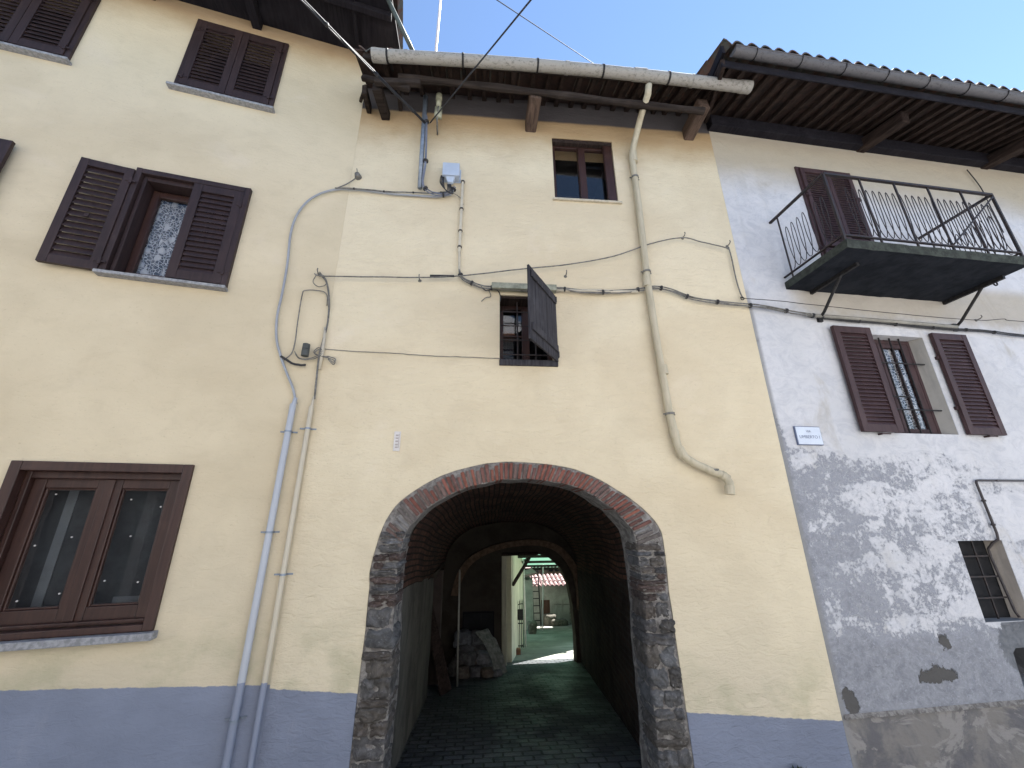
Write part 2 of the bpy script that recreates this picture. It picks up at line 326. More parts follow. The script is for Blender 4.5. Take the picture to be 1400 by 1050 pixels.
# ------------------------------------------------------------------ mesh helper
def prop(o, label=None, cat=None, group=None, kind=None):
    for k, v in (('label', label), ('category', cat), ('group', group), ('kind', kind)):
        if v: o[k] = v
    return o
def empty(name, loc=(0, 0, 0), rz=0, parent=None, **k):
    o = bpy.data.objects.new(name, None); COL.objects.link(o); o.location = loc; o.rotation_euler.z = rz; o.empty_display_size = .1
    if parent: o.parent = parent
    return prop(o, **k)
class MB:
    def __init__(s): s.v, s.f, s.mi, s.uv, s.tint = [], [], [], {}, []
    def quad(s, *p, m=0, uv=None):
        i = len(s.v); s.v += [tuple(q) for q in p]; s.f.append(tuple(range(i, i+len(p)))); s.mi.append(m); s.tint.append(None)
        if uv: s.uv[len(s.f)-1] = uv
    def solid(s, a, b, m=0):                       # prism between two matching loops
        n = len(a); i = len(s.v); s.v += [tuple(q) for q in a] + [tuple(q) for q in b]
        fs = [tuple(i+n-1-k for k in range(n)), tuple(i+n+k for k in range(n))] + [(i+k, i+(k+1) % n, i+n+(k+1) % n, i+n+k) for k in range(n)]
        s.f += fs; s.mi += [m]*len(fs); s.tint += [None]*len(fs)
    def box(s, x0, x1, y0, y1, z0, z1, m=0):
        s.solid([(x0, y0, z0), (x1, y0, z0), (x1, y1, z0), (x0, y1, z0)], [(x0, y0, z1), (x1, y0, z1), (x1, y1, z1), (x0, y1, z1)], m)
    def bar(s, p, q, w, h, m=0, up=(0, 0, 1)):      # rectangular bar from p to q
        p, q = Vector(p), Vector(q); d = (q-p).normalized(); u = Vector(up)
        if abs(d.dot(u)) > .95: u = Vector((0, 1, 0))
        a = d.cross(u).normalized()*w/2; b = a.cross(d).normalized()*h/2
        L = lambda c: [c-a-b, c+a-b, c+a+b, c-a+b]
        s.solid(L(p), L(q), m)
    def tube(s, pts, r, seg=8, m=0, cap=True):
        pts = [Vector(p) for p in pts]; n = len(pts); i0 = len(s.v); prev = None
        for k, p in enumerate(pts):
            t = (pts[min(k+1, n-1)]-pts[max(k-1, 0)]).normalized()
            if prev is None: a = t.orthogonal().normalized()
            else: a = (prev - t*prev.dot(t)); a = a.normalized() if a.length > 1e-6 else t.orthogonal().normalized()
            prev = a; b = t.cross(a); rr = r[k] if isinstance(r, (list, tuple)) else r
            for j in range(seg): s.v.append(tuple(p + a*rr*math.cos(2*math.pi*j/seg) + b*rr*math.sin(2*math.pi*j/seg)))
        for k in range(n-1):
            for j in range(seg):
                s.f.append((i0+k*seg+j, i0+k*seg+(j+1) % seg, i0+(k+1)*seg+(j+1) % seg, i0+(k+1)*seg+j)); s.mi.append(m); s.tint.append(None)
        if cap:
            s.f += [tuple(i0+seg-1-j for j in range(seg)), tuple(i0+(n-1)*seg+j for j in range(seg))]; s.mi += [m, m]; s.tint += [None, None]
    def blob(s, c, size, seed, m=0, tint=None, sub=4, pw=4.0, amp=.12, rot=None):
        # rounded irregular block: cube grid pushed to a superellipsoid, roughened by noise
        bm = bmesh.new(); bmesh.ops.create_cube(bm, size=2); bmesh.ops.subdivide_edges(bm, edges=bm.edges[:], cuts=sub, use_grid_fill=True)
        i0 = len(s.v)
        for v in bm.verts:
            p = v.co; k = (abs(p.x)**pw+abs(p.y)**pw+abs(p.z)**pw)**(1/pw); q = p/k
            d = 1 + amp*.8*noise.noise(q*1.3+Vector((seed*3.1, seed, seed*7.7))) + amp*.7*noise.noise(q*3+Vector((seed, seed*5, 2))) + amp*.35*noise.noise(q*8+Vector((seed, 3, seed)))
            q = Vector((q.x*size[0]/2, q.y*size[1]/2, q.z*size[2]/2))*d
            if rot: q = rot @ q
            s.v.append(tuple(Vector(c)+q))
        for f in bm.faces: s.f.append(tuple(i0+v.index for v in f.verts)); s.mi.append(m); s.tint.append(tint)
        bm.free()
    def build(s, name, mats, parent=None, smooth=False, bevel=0, center=False, fix=True, **k):
        mats = mats if isinstance(mats, (list, tuple)) else [mats]
        me = bpy.data.meshes.new(name); off = Vector((0, 0, 0))
        if center:
            xs, ys, zs = zip(*s.v); off = Vector(((min(xs)+max(xs))/2, (min(ys)+max(ys))/2, min(zs)))
        me.from_pydata([tuple(Vector(v)-off) for v in s.v], [], s.f)
        for m in mats: me.materials.append(MAT[m] if isinstance(m, str) else m)
        me.polygons.foreach_set('material_index', s.mi)
        if s.uv:
            ul = me.uv_layers.new(name='UVMap')
            for fi, uvs in s.uv.items():
                for li, u in zip(me.polygons[fi].loop_indices, uvs): ul.data[li].uv = u
        if any(t for t in s.tint):
            ca = me.color_attributes.new('tint', 'FLOAT_COLOR', 'CORNER')
            for pi, t in enumerate(s.tint):
                for li in me.polygons[pi].loop_indices: ca.data[li].color = (*(t or (.3, .3, .3)), 1)
        if fix and not s.uv:
            bm = bmesh.new(); bm.from_mesh(me); bmesh.ops.recalc_face_normals(bm, faces=bm.faces); bm.to_mesh(me); bm.free()
        if smooth: me.polygons.foreach_set('use_smooth', [True]*len(me.polygons))
        me.update()
        o = bpy.data.objects.new(name, me); COL.objects.link(o); o.location = off
        if parent: o.parent = parent
        if bevel:
            b = o.modifiers.new('edge', 'BEVEL'); b.width = bevel; b.segments = 2; b.limit_method = 'ANGLE'
        return prop(o, **k)
def smooth_path(pts, n=6):
    pts = [Vector(p) for p in pts]; out = []
    for i in range(len(pts)-1):
        p0, p1, p2, p3 = pts[max(i-1, 0)], pts[i], pts[i+1], pts[min(i+2, len(pts)-1)]
        for k in range(n):
            t = k/n; out.append(.5*((2*p1)+(-p0+p2)*t+(2*p0-5*p1+4*p2-p3)*t*t+(-p0+3*p1-3*p2+p3)*t**3))
    return out+[pts[-1]]

# a wall slab with real holes: outline and holes as loops in (x, z), thickness along +y
def slab(name, outer, holes, t, mat, parent, y0=0, x_of=None, **k):
    bm = bmesh.new(); es = []; loops = []
    for lp in [outer]+holes:
        vs = [bm.verts.new((x, y0, z)) for x, z in lp]; loops.append(vs)
        es += [bm.edges.new((vs[i], vs[(i+1) % len(vs)])) for i in range(len(vs))]
    bmesh.ops.triangle_fill(bm, edges=es, use_beauty=True)
    g = bmesh.ops.extrude_face_region(bm, geom=bm.faces[:])
    # the extruded copy moves inwards
    bmesh.ops.translate(bm, verts=[v for v in g['geom'] if isinstance(v, bmesh.types.BMVert)], vec=(0, t, 0))
    bmesh.ops.recalc_face_normals(bm, faces=bm.faces)
    me = bpy.data.meshes.new(name); bm.to_mesh(me); bm.free(); me.materials.append(MAT[mat])
    o = bpy.data.objects.new(name, me); COL.objects.link(o); o.parent = parent
    return prop(o, **k)
def rect(x0, x1, z0, z1): return [(x0, z0), (x1, z0), (x1, z1), (x0, z1)]

# ------------------------------------------------------------------ ground
def gz(x, y):
    st = -.09 - .08*(max(-8, min(8, x))-.45)
    if y <= 0: return st
    if y < 5.5:
        a = st*(1-min(1, y/.8)) + (-.09)*min(1, y/.8); return a - .129*y
    return -.80 - .15*(min(y, 17)-5.5)
g = MB(); xs = [-120, -60, -30, -14, -8] + [-7+i*.5 for i in range(29)] + [8, 14, 30, 60, 120]; ys = [-120, -60, -30, -12, -6, -4, -3, -2, -1, -.4, 0, .4, .8] + [1+i*.5 for i in range(33)] + [24, 40, 120]
for j in range(len(ys)-1):
    for i in range(len(xs)-1):
        q = [(xs[i], ys[j]), (xs[i+1], ys[j]), (xs[i+1], ys[j+1]), (xs[i], ys[j+1])]
        g.quad(*[(x, y, gz(x, y)) for x, y in q], m=0 if ys[j] < 5.4 else 1)
g.build('ground', ['asphalt', 'yard'], kind='structure', fix=False)
g = MB()
for j in range(24):
    for i in range(16):
        X = [-1.6+i*.25, -1.6+(i+1)*.25]; Y = [.02+j*.25, .02+(j+1)*.25]
        g.quad(*[(x, y, gz(x, y)+.006) for x, y in ((X[0], Y[0]), (X[1], Y[0]), (X[1], Y[1]), (X[0], Y[1]))])
g.build('paving', 'paver', kind='structure', fix=False)

# ------------------------------------------------------------------ houses (local frames: x along the facade, -y out of it)
HL = empty('house', (XL, 0, 0), R_(11.34), label='tall pale yellow house with brown shutters, left of the arched passage', cat='house')
HC = empty('house', (0, 0, 0), 0, label='yellow house in the middle, pierced by the brick and stone archway', cat='house')
HR = empty('house', (XR, 0, 0), R_(3.34), label='white house with flaking limewash and an iron balcony, right of the archway', cat='house')

def leaf(mb, x0, z0, w, h, y, th=.035, stile=.065, rt_=.07, rb=.09, sp=.055, mid=None, open_=.55, m=0, flip=False):
    """one louvred shutter leaf; y = outer face; returns via mb. slats tilt down and outwards"""
    x1, z1 = x0+w, z0+h
    mb.box(x0, x0+stile, y, y+th, z0, z1, m); mb.box(x1-stile, x1, y, y+th, z0, z1, m)
    mb.box(x0+stile, x1-stile, y+.002, y+th-.002, z0, z0+rb, m); mb.box(x0+stile, x1-stile, y+.002, y+th-.002, z1-rt_, z1, m)
    za, zb = z0+rb, z1-rt_
    if mid: mb.box(x0+stile, x1-stile, y+.002, y+th-.002, z0+mid-.04, z0+mid+.04, m)
    n = int((zb-za)/sp)
    for i in range(n):
        zc = za+(i+.5)*(zb-za)/n
        if mid and abs(zc-z0-mid) < .055: continue
        d = sp*open_; d = max(d, sp*(1.02 if y < -.03 or y > .05 else .93))
        p0, p1 = (y+.006, zc-d*.55), (y+th-.006, zc+d*.55)       # outer edge low, inner edge high
        if flip: p0, p1 = (y+.006, zc+d*.55), (y+th-.006, zc-d*.55)
        t = .0045
        mb.solid([(x0+stile, p0[0], p0[1]-t), (x0+stile, p1[0], p1[1]-t), (x0+stile, p1[0], p1[1]+t), (x0+stile, p0[0], p0[1]+t)],
                 [(x1-stile, p0[0], p0[1]-t), (x1-stile, p1[0], p1[1]-t), (x1-stile, p1[0], p1[1]+t), (x1-stile, p0[0], p0[1]+t)], m)
def frame(mb, x0, x1, z0, z1, y0, y1, w, wt=None, wb=None, m=0):
    wt = wt or w; wb = wb or w
    mb.box(x0, x0+w, y0, y1, z0, z1, m); mb.box(x1-w, x1, y0, y1, z0, z1, m)
    mb.box(x0+w, x1-w, y0+.002, y1-.002, z1-wt, z1, m); mb.box(x0+w, x1-w, y0+.002, y1-.002, z0, z0+wb, m)
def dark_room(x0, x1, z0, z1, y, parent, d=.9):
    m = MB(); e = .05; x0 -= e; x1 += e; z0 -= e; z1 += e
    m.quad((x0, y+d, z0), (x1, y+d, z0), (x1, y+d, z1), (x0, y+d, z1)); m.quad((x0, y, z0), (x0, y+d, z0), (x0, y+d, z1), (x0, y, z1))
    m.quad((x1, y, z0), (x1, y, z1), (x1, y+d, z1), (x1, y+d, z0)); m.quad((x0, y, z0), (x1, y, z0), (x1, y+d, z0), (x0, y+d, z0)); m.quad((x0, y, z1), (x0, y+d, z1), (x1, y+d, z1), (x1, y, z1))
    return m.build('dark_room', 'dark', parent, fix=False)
def hinge(mb, x, z, y): mb.box(x-.012, x+.012, y-.012, y+.004, z-.035, z+.035); mb.box(x-.045, x+.045, y-.007, y-.001, z-.011, z+.011)
def pane(x0, x1, z0, z1, y, parent, mat='pane'):
    m = MB(); m.box(x0, x1, y, y+.004, z0, z1); return m.build('pane', mat, parent)
def curtain(x0, x1, z0, z1, y, parent):
    m = MB(); n = 40
    for i in range(n):
        a, b = x0+(x1-x0)*i/n, x0+(x1-x0)*(i+1)/n; f = lambda x: y+.018*math.sin(x*52)+.008*math.sin(x*131)
        m.quad((a, f(a), z0), (b, f(b), z0), (b, f(b), z1), (a, f(a), z1))
    return m.build('curtain', 'lace', parent, smooth=True, fix=False)

# ---- left house
T = .35
holesL = [rect(-2.00, -1.06, 6.92, 8.05), rect(-4.02, -3.08, 6.92, 8.05), rect(-2.02, -1.05, 4.36, 5.57), rect(-4.6, -3.62, 4.36, 5.57), rect(-2.12, -.935, 1.25, 2.49)]
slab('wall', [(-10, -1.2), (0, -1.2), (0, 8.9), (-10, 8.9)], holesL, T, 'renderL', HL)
b = MB(); b.box(-10, -9.7, T, 6, -1.2, 8.9); b.box(-.3, 0, T+.001, 6, -1.2, 8.9); b.box(-9.7, -.3, 5.7, 5.99, -1.2, 8.9)
b.build('rear_wall', 'yardwall', HL)
def closed_window(x0, x1, z0, z1, label, nslat=.056):
    w = empty('window', ((x0+x1)/2, 0, z0), parent=HL, label=label); ox, oz = -(x0+x1)/2, -z0
    f = MB(); frame(f, x0+ox, x1+ox, 0, z1-z0, -.028, .06, .05, .05, .05); f.build('frame', 'shutter', w, bevel=.004)
    mid = (x0+x1)/2
    for a, bb in ((x0+.052, mid-.003), (mid+.003, x1-.052)):
        l = MB(); leaf(l, a+ox, .052, bb-a, z1-z0-.104, -.040, sp=nslat, stile=.075, rb=.10, rt_=.085, open_=.6)
        hx = a+ox+.01 if a < mid-.2 else bb+ox-.01
        hinge(l, hx, .17, -.040); hinge(l, hx, z1-z0-.2, -.040)
        l.build('shutter', 'shutter', w, bevel=.003)
    s = MB(); s.box(x0+ox-.04, x1+ox+.03, -.075, .05, -.035, -.002); s.build('sill', 'stone_sill', w, bevel=.004)
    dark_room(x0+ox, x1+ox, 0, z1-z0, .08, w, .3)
closed_window(-2.05, -1.01, 6.885, 8.10, 'closed brown louvred shutters under the eaves')
closed_window(-4.07, -3.03, 6.885, 8.10, 'closed brown shutters cut by the photo corner')
# open middle window
def open_window(x0, x1, z0, z1, right_closed=True, curtain_=True):
    w = empty('window', ((x0+x1)/2, 0, z0), parent=HL); ox = -(x0+x1)/2; h = z1-z0
    f = MB(); frame(f, x0+ox, x1+ox, 0, h, -.045, .07, .055, .06, .02)
    frame(f, x0+ox+.06, x1+ox-.06, .02, h-.062, .0, .16, .035, .05, .02); f.build('frame', 'shutter', w, bevel=.004)
    # inner casement
    c = MB(); xa, xb = x0+ox+.10, x1+ox-.10; xm = (xa+xb)/2
    frame(c, xa, xm-.002, .045, h-.13, .13, .18, .065, .07, .08); frame(c, xm+.002, xb, .045, h-.13, .13, .18, .065, .07, .08)
    c.build('casement', 'casement', w, bevel=.004)
    pane(xa+.06, xm-.06, .12, h-.19, .152, w); pane(xm+.06, xb-.06, .12, h-.19, .152, w)
    if curtain_: curtain(xa+.03, xb-.03, .08, h-.15, .25, w)
    lw = (x1-x0)/2-.055
    l = MB(); leaf(l, x1+ox-.056-lw, .03, lw, h-.095, -.042, sp=.062, stile=.085, rb=.10, rt_=.09, open_=.45)
    hinge(l, x1+ox-.06, .17, -.042); hinge(l, x1+ox-.06, h-.25, -.042); l.build('shutter', 'shutter', w, bevel=.003)
    # open leaf, hinged on the left jamb and almost folded back on the wall
    e = MB(); leaf(e, 0, .0, lw-.045, h-.045, 0, th=.04, sp=.066, stile=.07, rb=.085, rt_=.08, open_=.45)
    e.box(.0, .03, .041, .055, .06, h-.12)
    e.box(.2, .235, -.012, .0, h*.43, h*.46); hinge(e, .0, .1, 0); hinge(e, .0, h-.2, 0)
    for k in range(len(e.v)):
        x, y, z = e.v[k]; a = R_(175); # rotate about hinge
        e.v[k] = (x0+ox+.0 + x*math.cos(a)+y*math.sin(a)*-1, -.058 - (x*math.sin(a)) - y*math.cos(a)*-1*-1, z)
    e.build('shutter', 'shutter', w, bevel=.003, label='brown louvred leaf folded back on the wall')
    s = MB(); s.box(x0+ox-.01, x1+ox+.01, -.085, .05, -.035, -.002); s.build('sill', 'stone_sill', w, bevel=.004)
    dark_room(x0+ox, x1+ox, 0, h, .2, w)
open_window(-2.07, -1.00, 4.33, 5.62)
# next window further left: only the tip of its open leaf is in view
w = empty('window', (-4.11, 0, 4.33), parent=HL)
f = MB(); frame(f, -.54, .53, 0, 1.29, -.045, .07, .055); f.build('frame', 'shutter', w, bevel=.004)
l = MB(); leaf(l, -.48, .03, .475, 1.2, -.042, sp=.062); l.build('shutter', 'shutter', w)
l = MB(); leaf(l, .545, .02, .50, 1.27, -.085, sp=.062, stile=.12); l.box(.88, .90, -.10, -.086, .95, 1.1); l.build('shutter', 'shutter', w, bevel=.003)
c = MB(); frame(c, -.45, .45, .03, 1.2, .13, .18, .07); c.build('casement', 'casement', w)
pane(-.4, .4, .1, 1.14, .15, w); dark_room(-.5, .5, 0, 1.29, .2, w, .4)
# big ground floor window
w = empty('window', (-1.527, 0, 1.21), parent=HL, label='large brown casement window near the street')
f = MB(); frame(f, -.63, .63, .02, 1.315, -.03, .05, .075, .075, .05); frame(f, -.56, .56, .07, 1.245, .05, .15, .04, .06, .03); f.build('frame', 'casement', w, bevel=.006)
c = MB()
for xa, xb in ((-.52, .004), (.006, .52)):
    frame(c, xa, xb, .095, 1.19, .095, .15, .085, .08, .10); frame(c, xa+.085, xb-.085, .195, 1.11, .11, .145, .016)
c.box(-.03, .04, .08, .096, .1, 1.185)
c.build('casement', 'casement', w, bevel=.006)
for xa, xb in ((-.43, -.085), (.095, .43)): pane(xa, xb, .19, 1.115, .125, w)
for x, z in ((-.36, 1.06), (-.16, .72), (-.38, .66), (-.12, .30), (-.37, .26), (.17, 1.02), (.40, .96), (.24, .72), (.15, .38), (.38, .36)):
    d = MB(); d.tube([(x, .124, z), (x, .118, z)], .0065, 8); d.build('pane_dot', 'white', w)
s = MB(); s.box(-.72, .66, -.09, .08, -.035, .018); s.build('sill', 'stone_sill', w, bevel=.005)
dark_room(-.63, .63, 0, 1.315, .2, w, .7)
b = MB(); b.box(-.62, .62, .34, .35, .02, 1.3); b.build('reflection_panel', simple('dull_grey_reflection', (.05, .057, .062), .9, .3, 5), w)  # added grey panel imitating the dull reflection in the panes
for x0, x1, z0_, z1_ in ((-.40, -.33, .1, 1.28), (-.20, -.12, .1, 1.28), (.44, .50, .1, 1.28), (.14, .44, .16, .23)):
    b = MB(); b.box(x0, x1, .325, .336, z0_, z1_); b.build('reflection_strip', simple('pale_grey_reflection', (.14, .155, .165), .9, .2, 5), w)  # pale strips imitate stripes reflected in the glass
# eaves of the left house
rf = MB()
rf.solid([(-10, -.95, 8.30), (.27, -.95, 8.30), (.42, -.10, 8.36), (.42, .02, 8.36), (-10, .02, 8.36)], [(-10, -.95, 8.34), (.27, -.95, 8.34), (.42, -.10, 8.40), (.42, .02, 8.40), (-10, .02, 8.40)])
rf.build('eaves_boards', 'darkbeam', HL)
for x in (-1.42, -2.6, -3.8, -5.0): rf = MB(); rf.bar((x, .0, 8.30), (x, -.9, 8.24), .11, .13); rf.build('rafter', 'darkbeam', HL, bevel=.008)
rf = MB(); rf.bar((-9.9, -.62, 8.25), (.30, -.62, 8.25), .07, .09)
rf.build('purlin', 'darkbeam', HL, bevel=.008)
rf = MB(); rf.bar((-.15, -.02, 8.32), (-.19, -.93, 8.275), .05, .06); rf.build('rafter', 'darkbeam', HL, bevel=.008)
def tiles(name, x0, x1, ya, za, yb, zb, parent, mat='oldtile', per=.19, row=.34, amp=.045):
    m = MB(); L = math.hypot(yb-ya, zb-za); rows = max(1, int(L/row)); nx = int((x1-x0)/per*6)
    for r in range(rows):
        t0, t1 = r/rows, (r+1)/rows+.02
        jit = random.random()*.01
        P = []
        for t, lift in ((t0, .03), (t1, .0)):
            P.append([(x0+i*per/6, ya+(yb-ya)*t, za+(zb-za)*t+lift+jit+amp*(abs(math.cos(math.pi*i/6))*2-1)+.008*noise.noise(Vector((i//6*1.7, r*3.3, 0)))) for i in range(nx+1)])
        for i in range(nx): m.quad(P[0][i], P[0][i+1], P[1][i+1], P[1][i])
        for i in range(nx): m.quad(P[0][i], P[0][i+1], (P[0][i+1][0], P[0][i+1][1], P[0][i+1][2]-.025), (P[0][i][0], P[0][i][1], P[0][i][2]-.025))
    return m.build(name, mat, parent, fix=False)
tiles('roof_tiles', -10, .42, -.98, 8.44, 3.0, 9.6, HL); tiles('roof_tiles', -10, .42, 6.6, 8.5, 3.0, 9.6, HL)

# ---- middle house
outerC = [(-.968, .205), (-.948, 1.363), (-.955, 1.616), (-.880, 1.986), (-.746, 2.205), (-.469, 2.399), (-.168, 2.519), (.267, 2.592), (.779, 2.557), (1.098, 2.471), (1.408, 2.306), (1.645, 2.129), (1.781, 1.964), (1.81, 1.79), (1.806, 1.408), (1.815, 1.049), (1.841, .075)]
innerC = [(-.715, .192), (-.700, .708), (-.722, 1.411), (-.699, 1.795), (-.591, 2.042), (-.307, 2.254), (.086, 2.385), (.456, 2.42), (.926, 2.356), (1.234, 2.201), (1.466, 1.993), (1.54, 1.793), (1.562, 1.309), (1.545, .864), (1.55, .299), (1.54, .089)]
def dens(p, n=5): return [(v.x, v.y) for v in smooth_path([(a, b, 0) for a, b in p], n)]
oc, ic = dens(outerC), dens(innerC)
archloop = [(-.975, -1.3), (-.972, -.2)] + oc + [(1.85, -.2), (1.855, -1.3)]
notch = [(x + .006*noise.noise(Vector((x*9, z*9, 0))), z + .006*noise.noise(Vector((x*9, z*9, 5)))) for x, z in archloop]
notch[0] = (-.975, -1.3); notch[-1] = (1.855, -1.3)
outer = [(XL+.001, -1.3)] + notch + [(XR-.001, -1.3), (XR-.001, 7.75), (XL+.001, 7.75)]
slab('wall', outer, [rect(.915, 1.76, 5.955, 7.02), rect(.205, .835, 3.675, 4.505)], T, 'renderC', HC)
b = MB(); b.box(XL+.31, XL+.6, T, 5.5, 2.6, 7.7); b.box(XR-.3, XR-.01, T, 5.5, 2.6, 7.7)
b.box(XL+.6, XR-.3, T, 5.5, 2.95, 3.1)
b.build('party_walls', 'yardwall', HC)
# arch ring
def resample(p, n):
    p = [Vector((a, b)) for a, b in p]; L = [0]
    for i in range(1, len(p)): L.append(L[-1]+(p[i]-p[i-1]).length)
    out = []
    j = 0
    for k in range(n+1):
        t = L[-1]*k/n
        while j < len(L)-2 and L[j+1] < t: j += 1
        u = (t-L[j])/max(1e-9, L[j+1]-L[j]); out.append(p[j].lerp(p[j+1], min(1, u)))
    return out
ocb = [p for p in oc if p[1] > 1.86]; icb = [p for p in ic if p[1] > 1.74]
NB = 64; ro, ri = resample(ocb, NB), resample(icb, NB)
br = MB()
spal0 = [(.17, .155, .15), (.14, .12, .11), (.20, .19, .185), (.15, .10, .085)]
pal = [(.20, .075, .055), (.165, .066, .05), (.235, .09, .068), (.135, .068, .057), (.19, .092, .075), (.16, .105, .09), (.25, .095, .066)]
for k in range(0, NB):
    g0, g1 = .13+random.random()*.10, .80+random.random()*.09
    a0, a1 = ri[k].lerp(ri[k+1], g0), ri[k].lerp(ri[k+1], g1); b0, b1 = ro[k].lerp(ro[k+1], g0), ro[k].lerp(ro[k+1], g1)
    d = (b0-a0); i_, o_ = random.uniform(.0, .05), random.uniform(.80, .97)
    if random.random() < .18: o_ = random.uniform(.55, .75)
    A0, B0 = a0+d*i_, a0+d*o_; d1 = b1-a1; A1, B1 = a1+d1*i_, a1+d1*(o_+random.uniform(-.03, .03))
    y = -.012-random.random()*.012
    c = random.choice(pal) if 6 < k < NB-3 else random.choice(spal0); v = random.uniform(.8, 1.2); c = tuple(x*v for x in c)
    n0 = len(br.f)
    br.solid([(A0.x, y, A0.y), (A1.x, y, A1.y), (B1.x, y, B1.y), (B0.x, y, B0.y)], [(A0.x, .33, A0.y), (A1.x, .33, A1.y), (B1.x, .33, B1.y), (B0.x, .33, B0.y)])
    for i in range(n0, len(br.f)): br.tint[i] = c
o = br.build('arch_bricks', 'facebrick', HC, bevel=.006)
# mortar ring behind bricks and stones, following both curves
mo = MB(); full_o = [(-.975, -1.0)]+oc+[(1.85, -1.0)]; full_i = [(-.715, -1.0)]+ic+[(1.54, -1.0)]
N = 200
def by_height(pts, frac): pass
fo, fi = resample(full_o, N), resample(full_i, N)
def w_(p, k): 
    return Vector((p.x+.012*noise.noise(Vector((p.x*7, p.y*7, k))), p.y+.012*noise.noise(Vector((p.x*7, p.y*7, k+9)))))
for k in range(N):
    q = [fo[k], fo[k+1], fi[k+1], fi[k]]
    c0, c1 = w_(fi[k], 1), w_(fi[k+1], 1); m0, m1 = (fo[k]+fi[k])/2, (fo[k+1]+fi[k+1])/2
    y0 = -.004+.012*noise.noise(Vector((m0.x*11, m0.y*11, 3))); y1 = -.004+.012*noise.noise(Vector((m1.x*11, m1.y*11, 3)))
    mo.quad((fo[k].x, .008, fo[k].y), (fo[k+1].x, .008, fo[k+1].y), (m1.x, y1, m1.y), (m0.x, y0, m0.y))
    mo.quad((m0.x, y0, m0.y), (m1.x, y1, m1.y), (c1.x, .006, c1.y), (c0.x, .006, c0.y))
    mo.quad((c0.x, .006, c0.y), (c1.x, .006, c1.y), (c1.x, .42, c1.y), (c0.x, .42, c0.y))
mo.build('arch_mortar', 'mortar', HC, fix=False)
# jamb stones
spal = [(.17, .165, .165), (.14, .135, .14), (.20, .205, .215), (.17, .145, .12), (.13, .12, .11), (.19, .20, .215), (.17, .135, .11), (.23, .23, .24)]
def edge_x(pts, z, side):
    c = [(p[0], p[1]) for p in pts if (p[0] < .4) == (side < 0)]
    c.sort(key=lambda p: p[1]); 
    if z <= c[0][1]: return c[0][0]
    for a, b2 in zip(c, c[1:]):
        if a[1] <= z <= b2[1]: return a[0]+(b2[0]-a[0])*(z-a[1])/max(1e-6, b2[1]-a[1])
    return c[-1][0]
for side, ztop in ((-1, 1.95), (1, 1.76)):
    js = MB()
    z = -.35; sd = 3 if side < 0 else 40
    while z < ztop:
        h = random.uniform(.055, .17); 
        if z > 1.3: h = random.uniform(.035, .085)
        zc = z+h/2; xo, xi = edge_x(oc, min(zc, ztop), side), edge_x(ic, min(zc, 1.9), side)
        x0, x1 = min(xo, xi), max(xo, xi)
        parts = [(x0, x1)]
        if random.random() < .42: 
            k = x0+(x1-x0)*random.uniform(.35, .65); parts = [(x0, k), (k, x1)]
        for a, bb in parts:
            sd += 1; cc = random.choice(spal)
            if z > 1.15 and h < .07 and random.random() < .5: cc = (.15, .085, .07)
            v = random.uniform(.7, 1.15); cc = tuple(q*v for q in cc)
            js.blob(((a+bb)/2+random.uniform(-.012, .012)-side*.012, .16, zc), ((bb-a)*random.uniform(.93, 1.05)+.01, .37+random.uniform(-.02, .03), h*random.uniform(1.02, 1.2)), sd, tint=tuple(q*.55+w_*.45 for q, w_ in zip(cc, (.165, .155, .145))), sub=8, pw=5, amp=.20)
        z += h+random.uniform(0, .012)
    js.build('jamb_stones', 'stone', HC, smooth=True)

# vault and passage walls
def prof(y):
    t = max(0, min(1, (y-.3)/5.2)); lerp = lambda a, b2: a+(b2-a)*t
    return lerp(-.74, -.70), lerp(1.66, 2.20), lerp(1.40, .95), lerp(2.50, 1.97)     # left, right, springing, crown
vt = MB(); YS = [.34+i*(5.5-.34)/34 for i in range(35)]; NA = 44; rings = []
for y in YS:
    l, r, s, c = prof(y); cx, hw = (l+r)/2, (r-l)/2; ring = []; arc = 0; prev = None
    for i in range(NA+1):
        a = math.pi*(1-i/NA); ca, sa = math.cos(a), math.sin(a); e = .82
        p = Vector((cx+hw*math.copysign(abs(ca)**e, ca), y, s+(c-s)*abs(sa)**e))
        p += Vector((0, 0, 1))*.025*noise.noise(Vector((p.x*2, y*2, 1)))
        if prev is not None: arc += (Vector((p.x, p.z))-Vector((prev.x, prev.z))).length
        prev = p; ring.append((p, arc))
    rings.append(ring)
for j in range(len(YS)-1):
    for i in range(NA):
        a, b2, c, d = rings[j][i], rings[j][i+1], rings[j+1][i+1], rings[j+1][i]
        vt.quad(a[0], b2[0], c[0], d[0], uv=[(q[0].y, q[1]) for q in (a, b2, c, d)])
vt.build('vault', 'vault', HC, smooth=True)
lw = MB()
def wallstrip(mb, pts, zt, thick=.0, nz=10, m=0, seed=0):
    for (xa, ya), (xb, yb) in zip(pts, pts[1:]):
        for k in range(nz):
            Z = []
            for (x, y) in ((xa, ya), (xb, yb)):
                b0 = gz(x, y)-.2; t0 = zt(y); Z.append((b0+(t0-b0)*k/nz, b0+(t0-b0)*(k+1)/nz))
            def P(x, y, z): return (x+.02*noise.noise(Vector((x, y*2, z*2+seed))), y, z)
            mb.quad(P(xa, ya, Z[0][0]), P(xb, yb, Z[1][0]), P(xb, yb, Z[1][1]), P(xa, ya, Z[0][1]), uv=[(ya, Z[0][0]), (yb, Z[1][0]), (yb, Z[1][1]), (ya, Z[0][1])], m=m)
spr = lambda y: prof(y)[2]+.02
pts = [(prof(y)[0]+.0, y) for y in [.34+i*(3.38-.34)/10 for i in range(11)]]
wallstrip(lw, pts, spr)
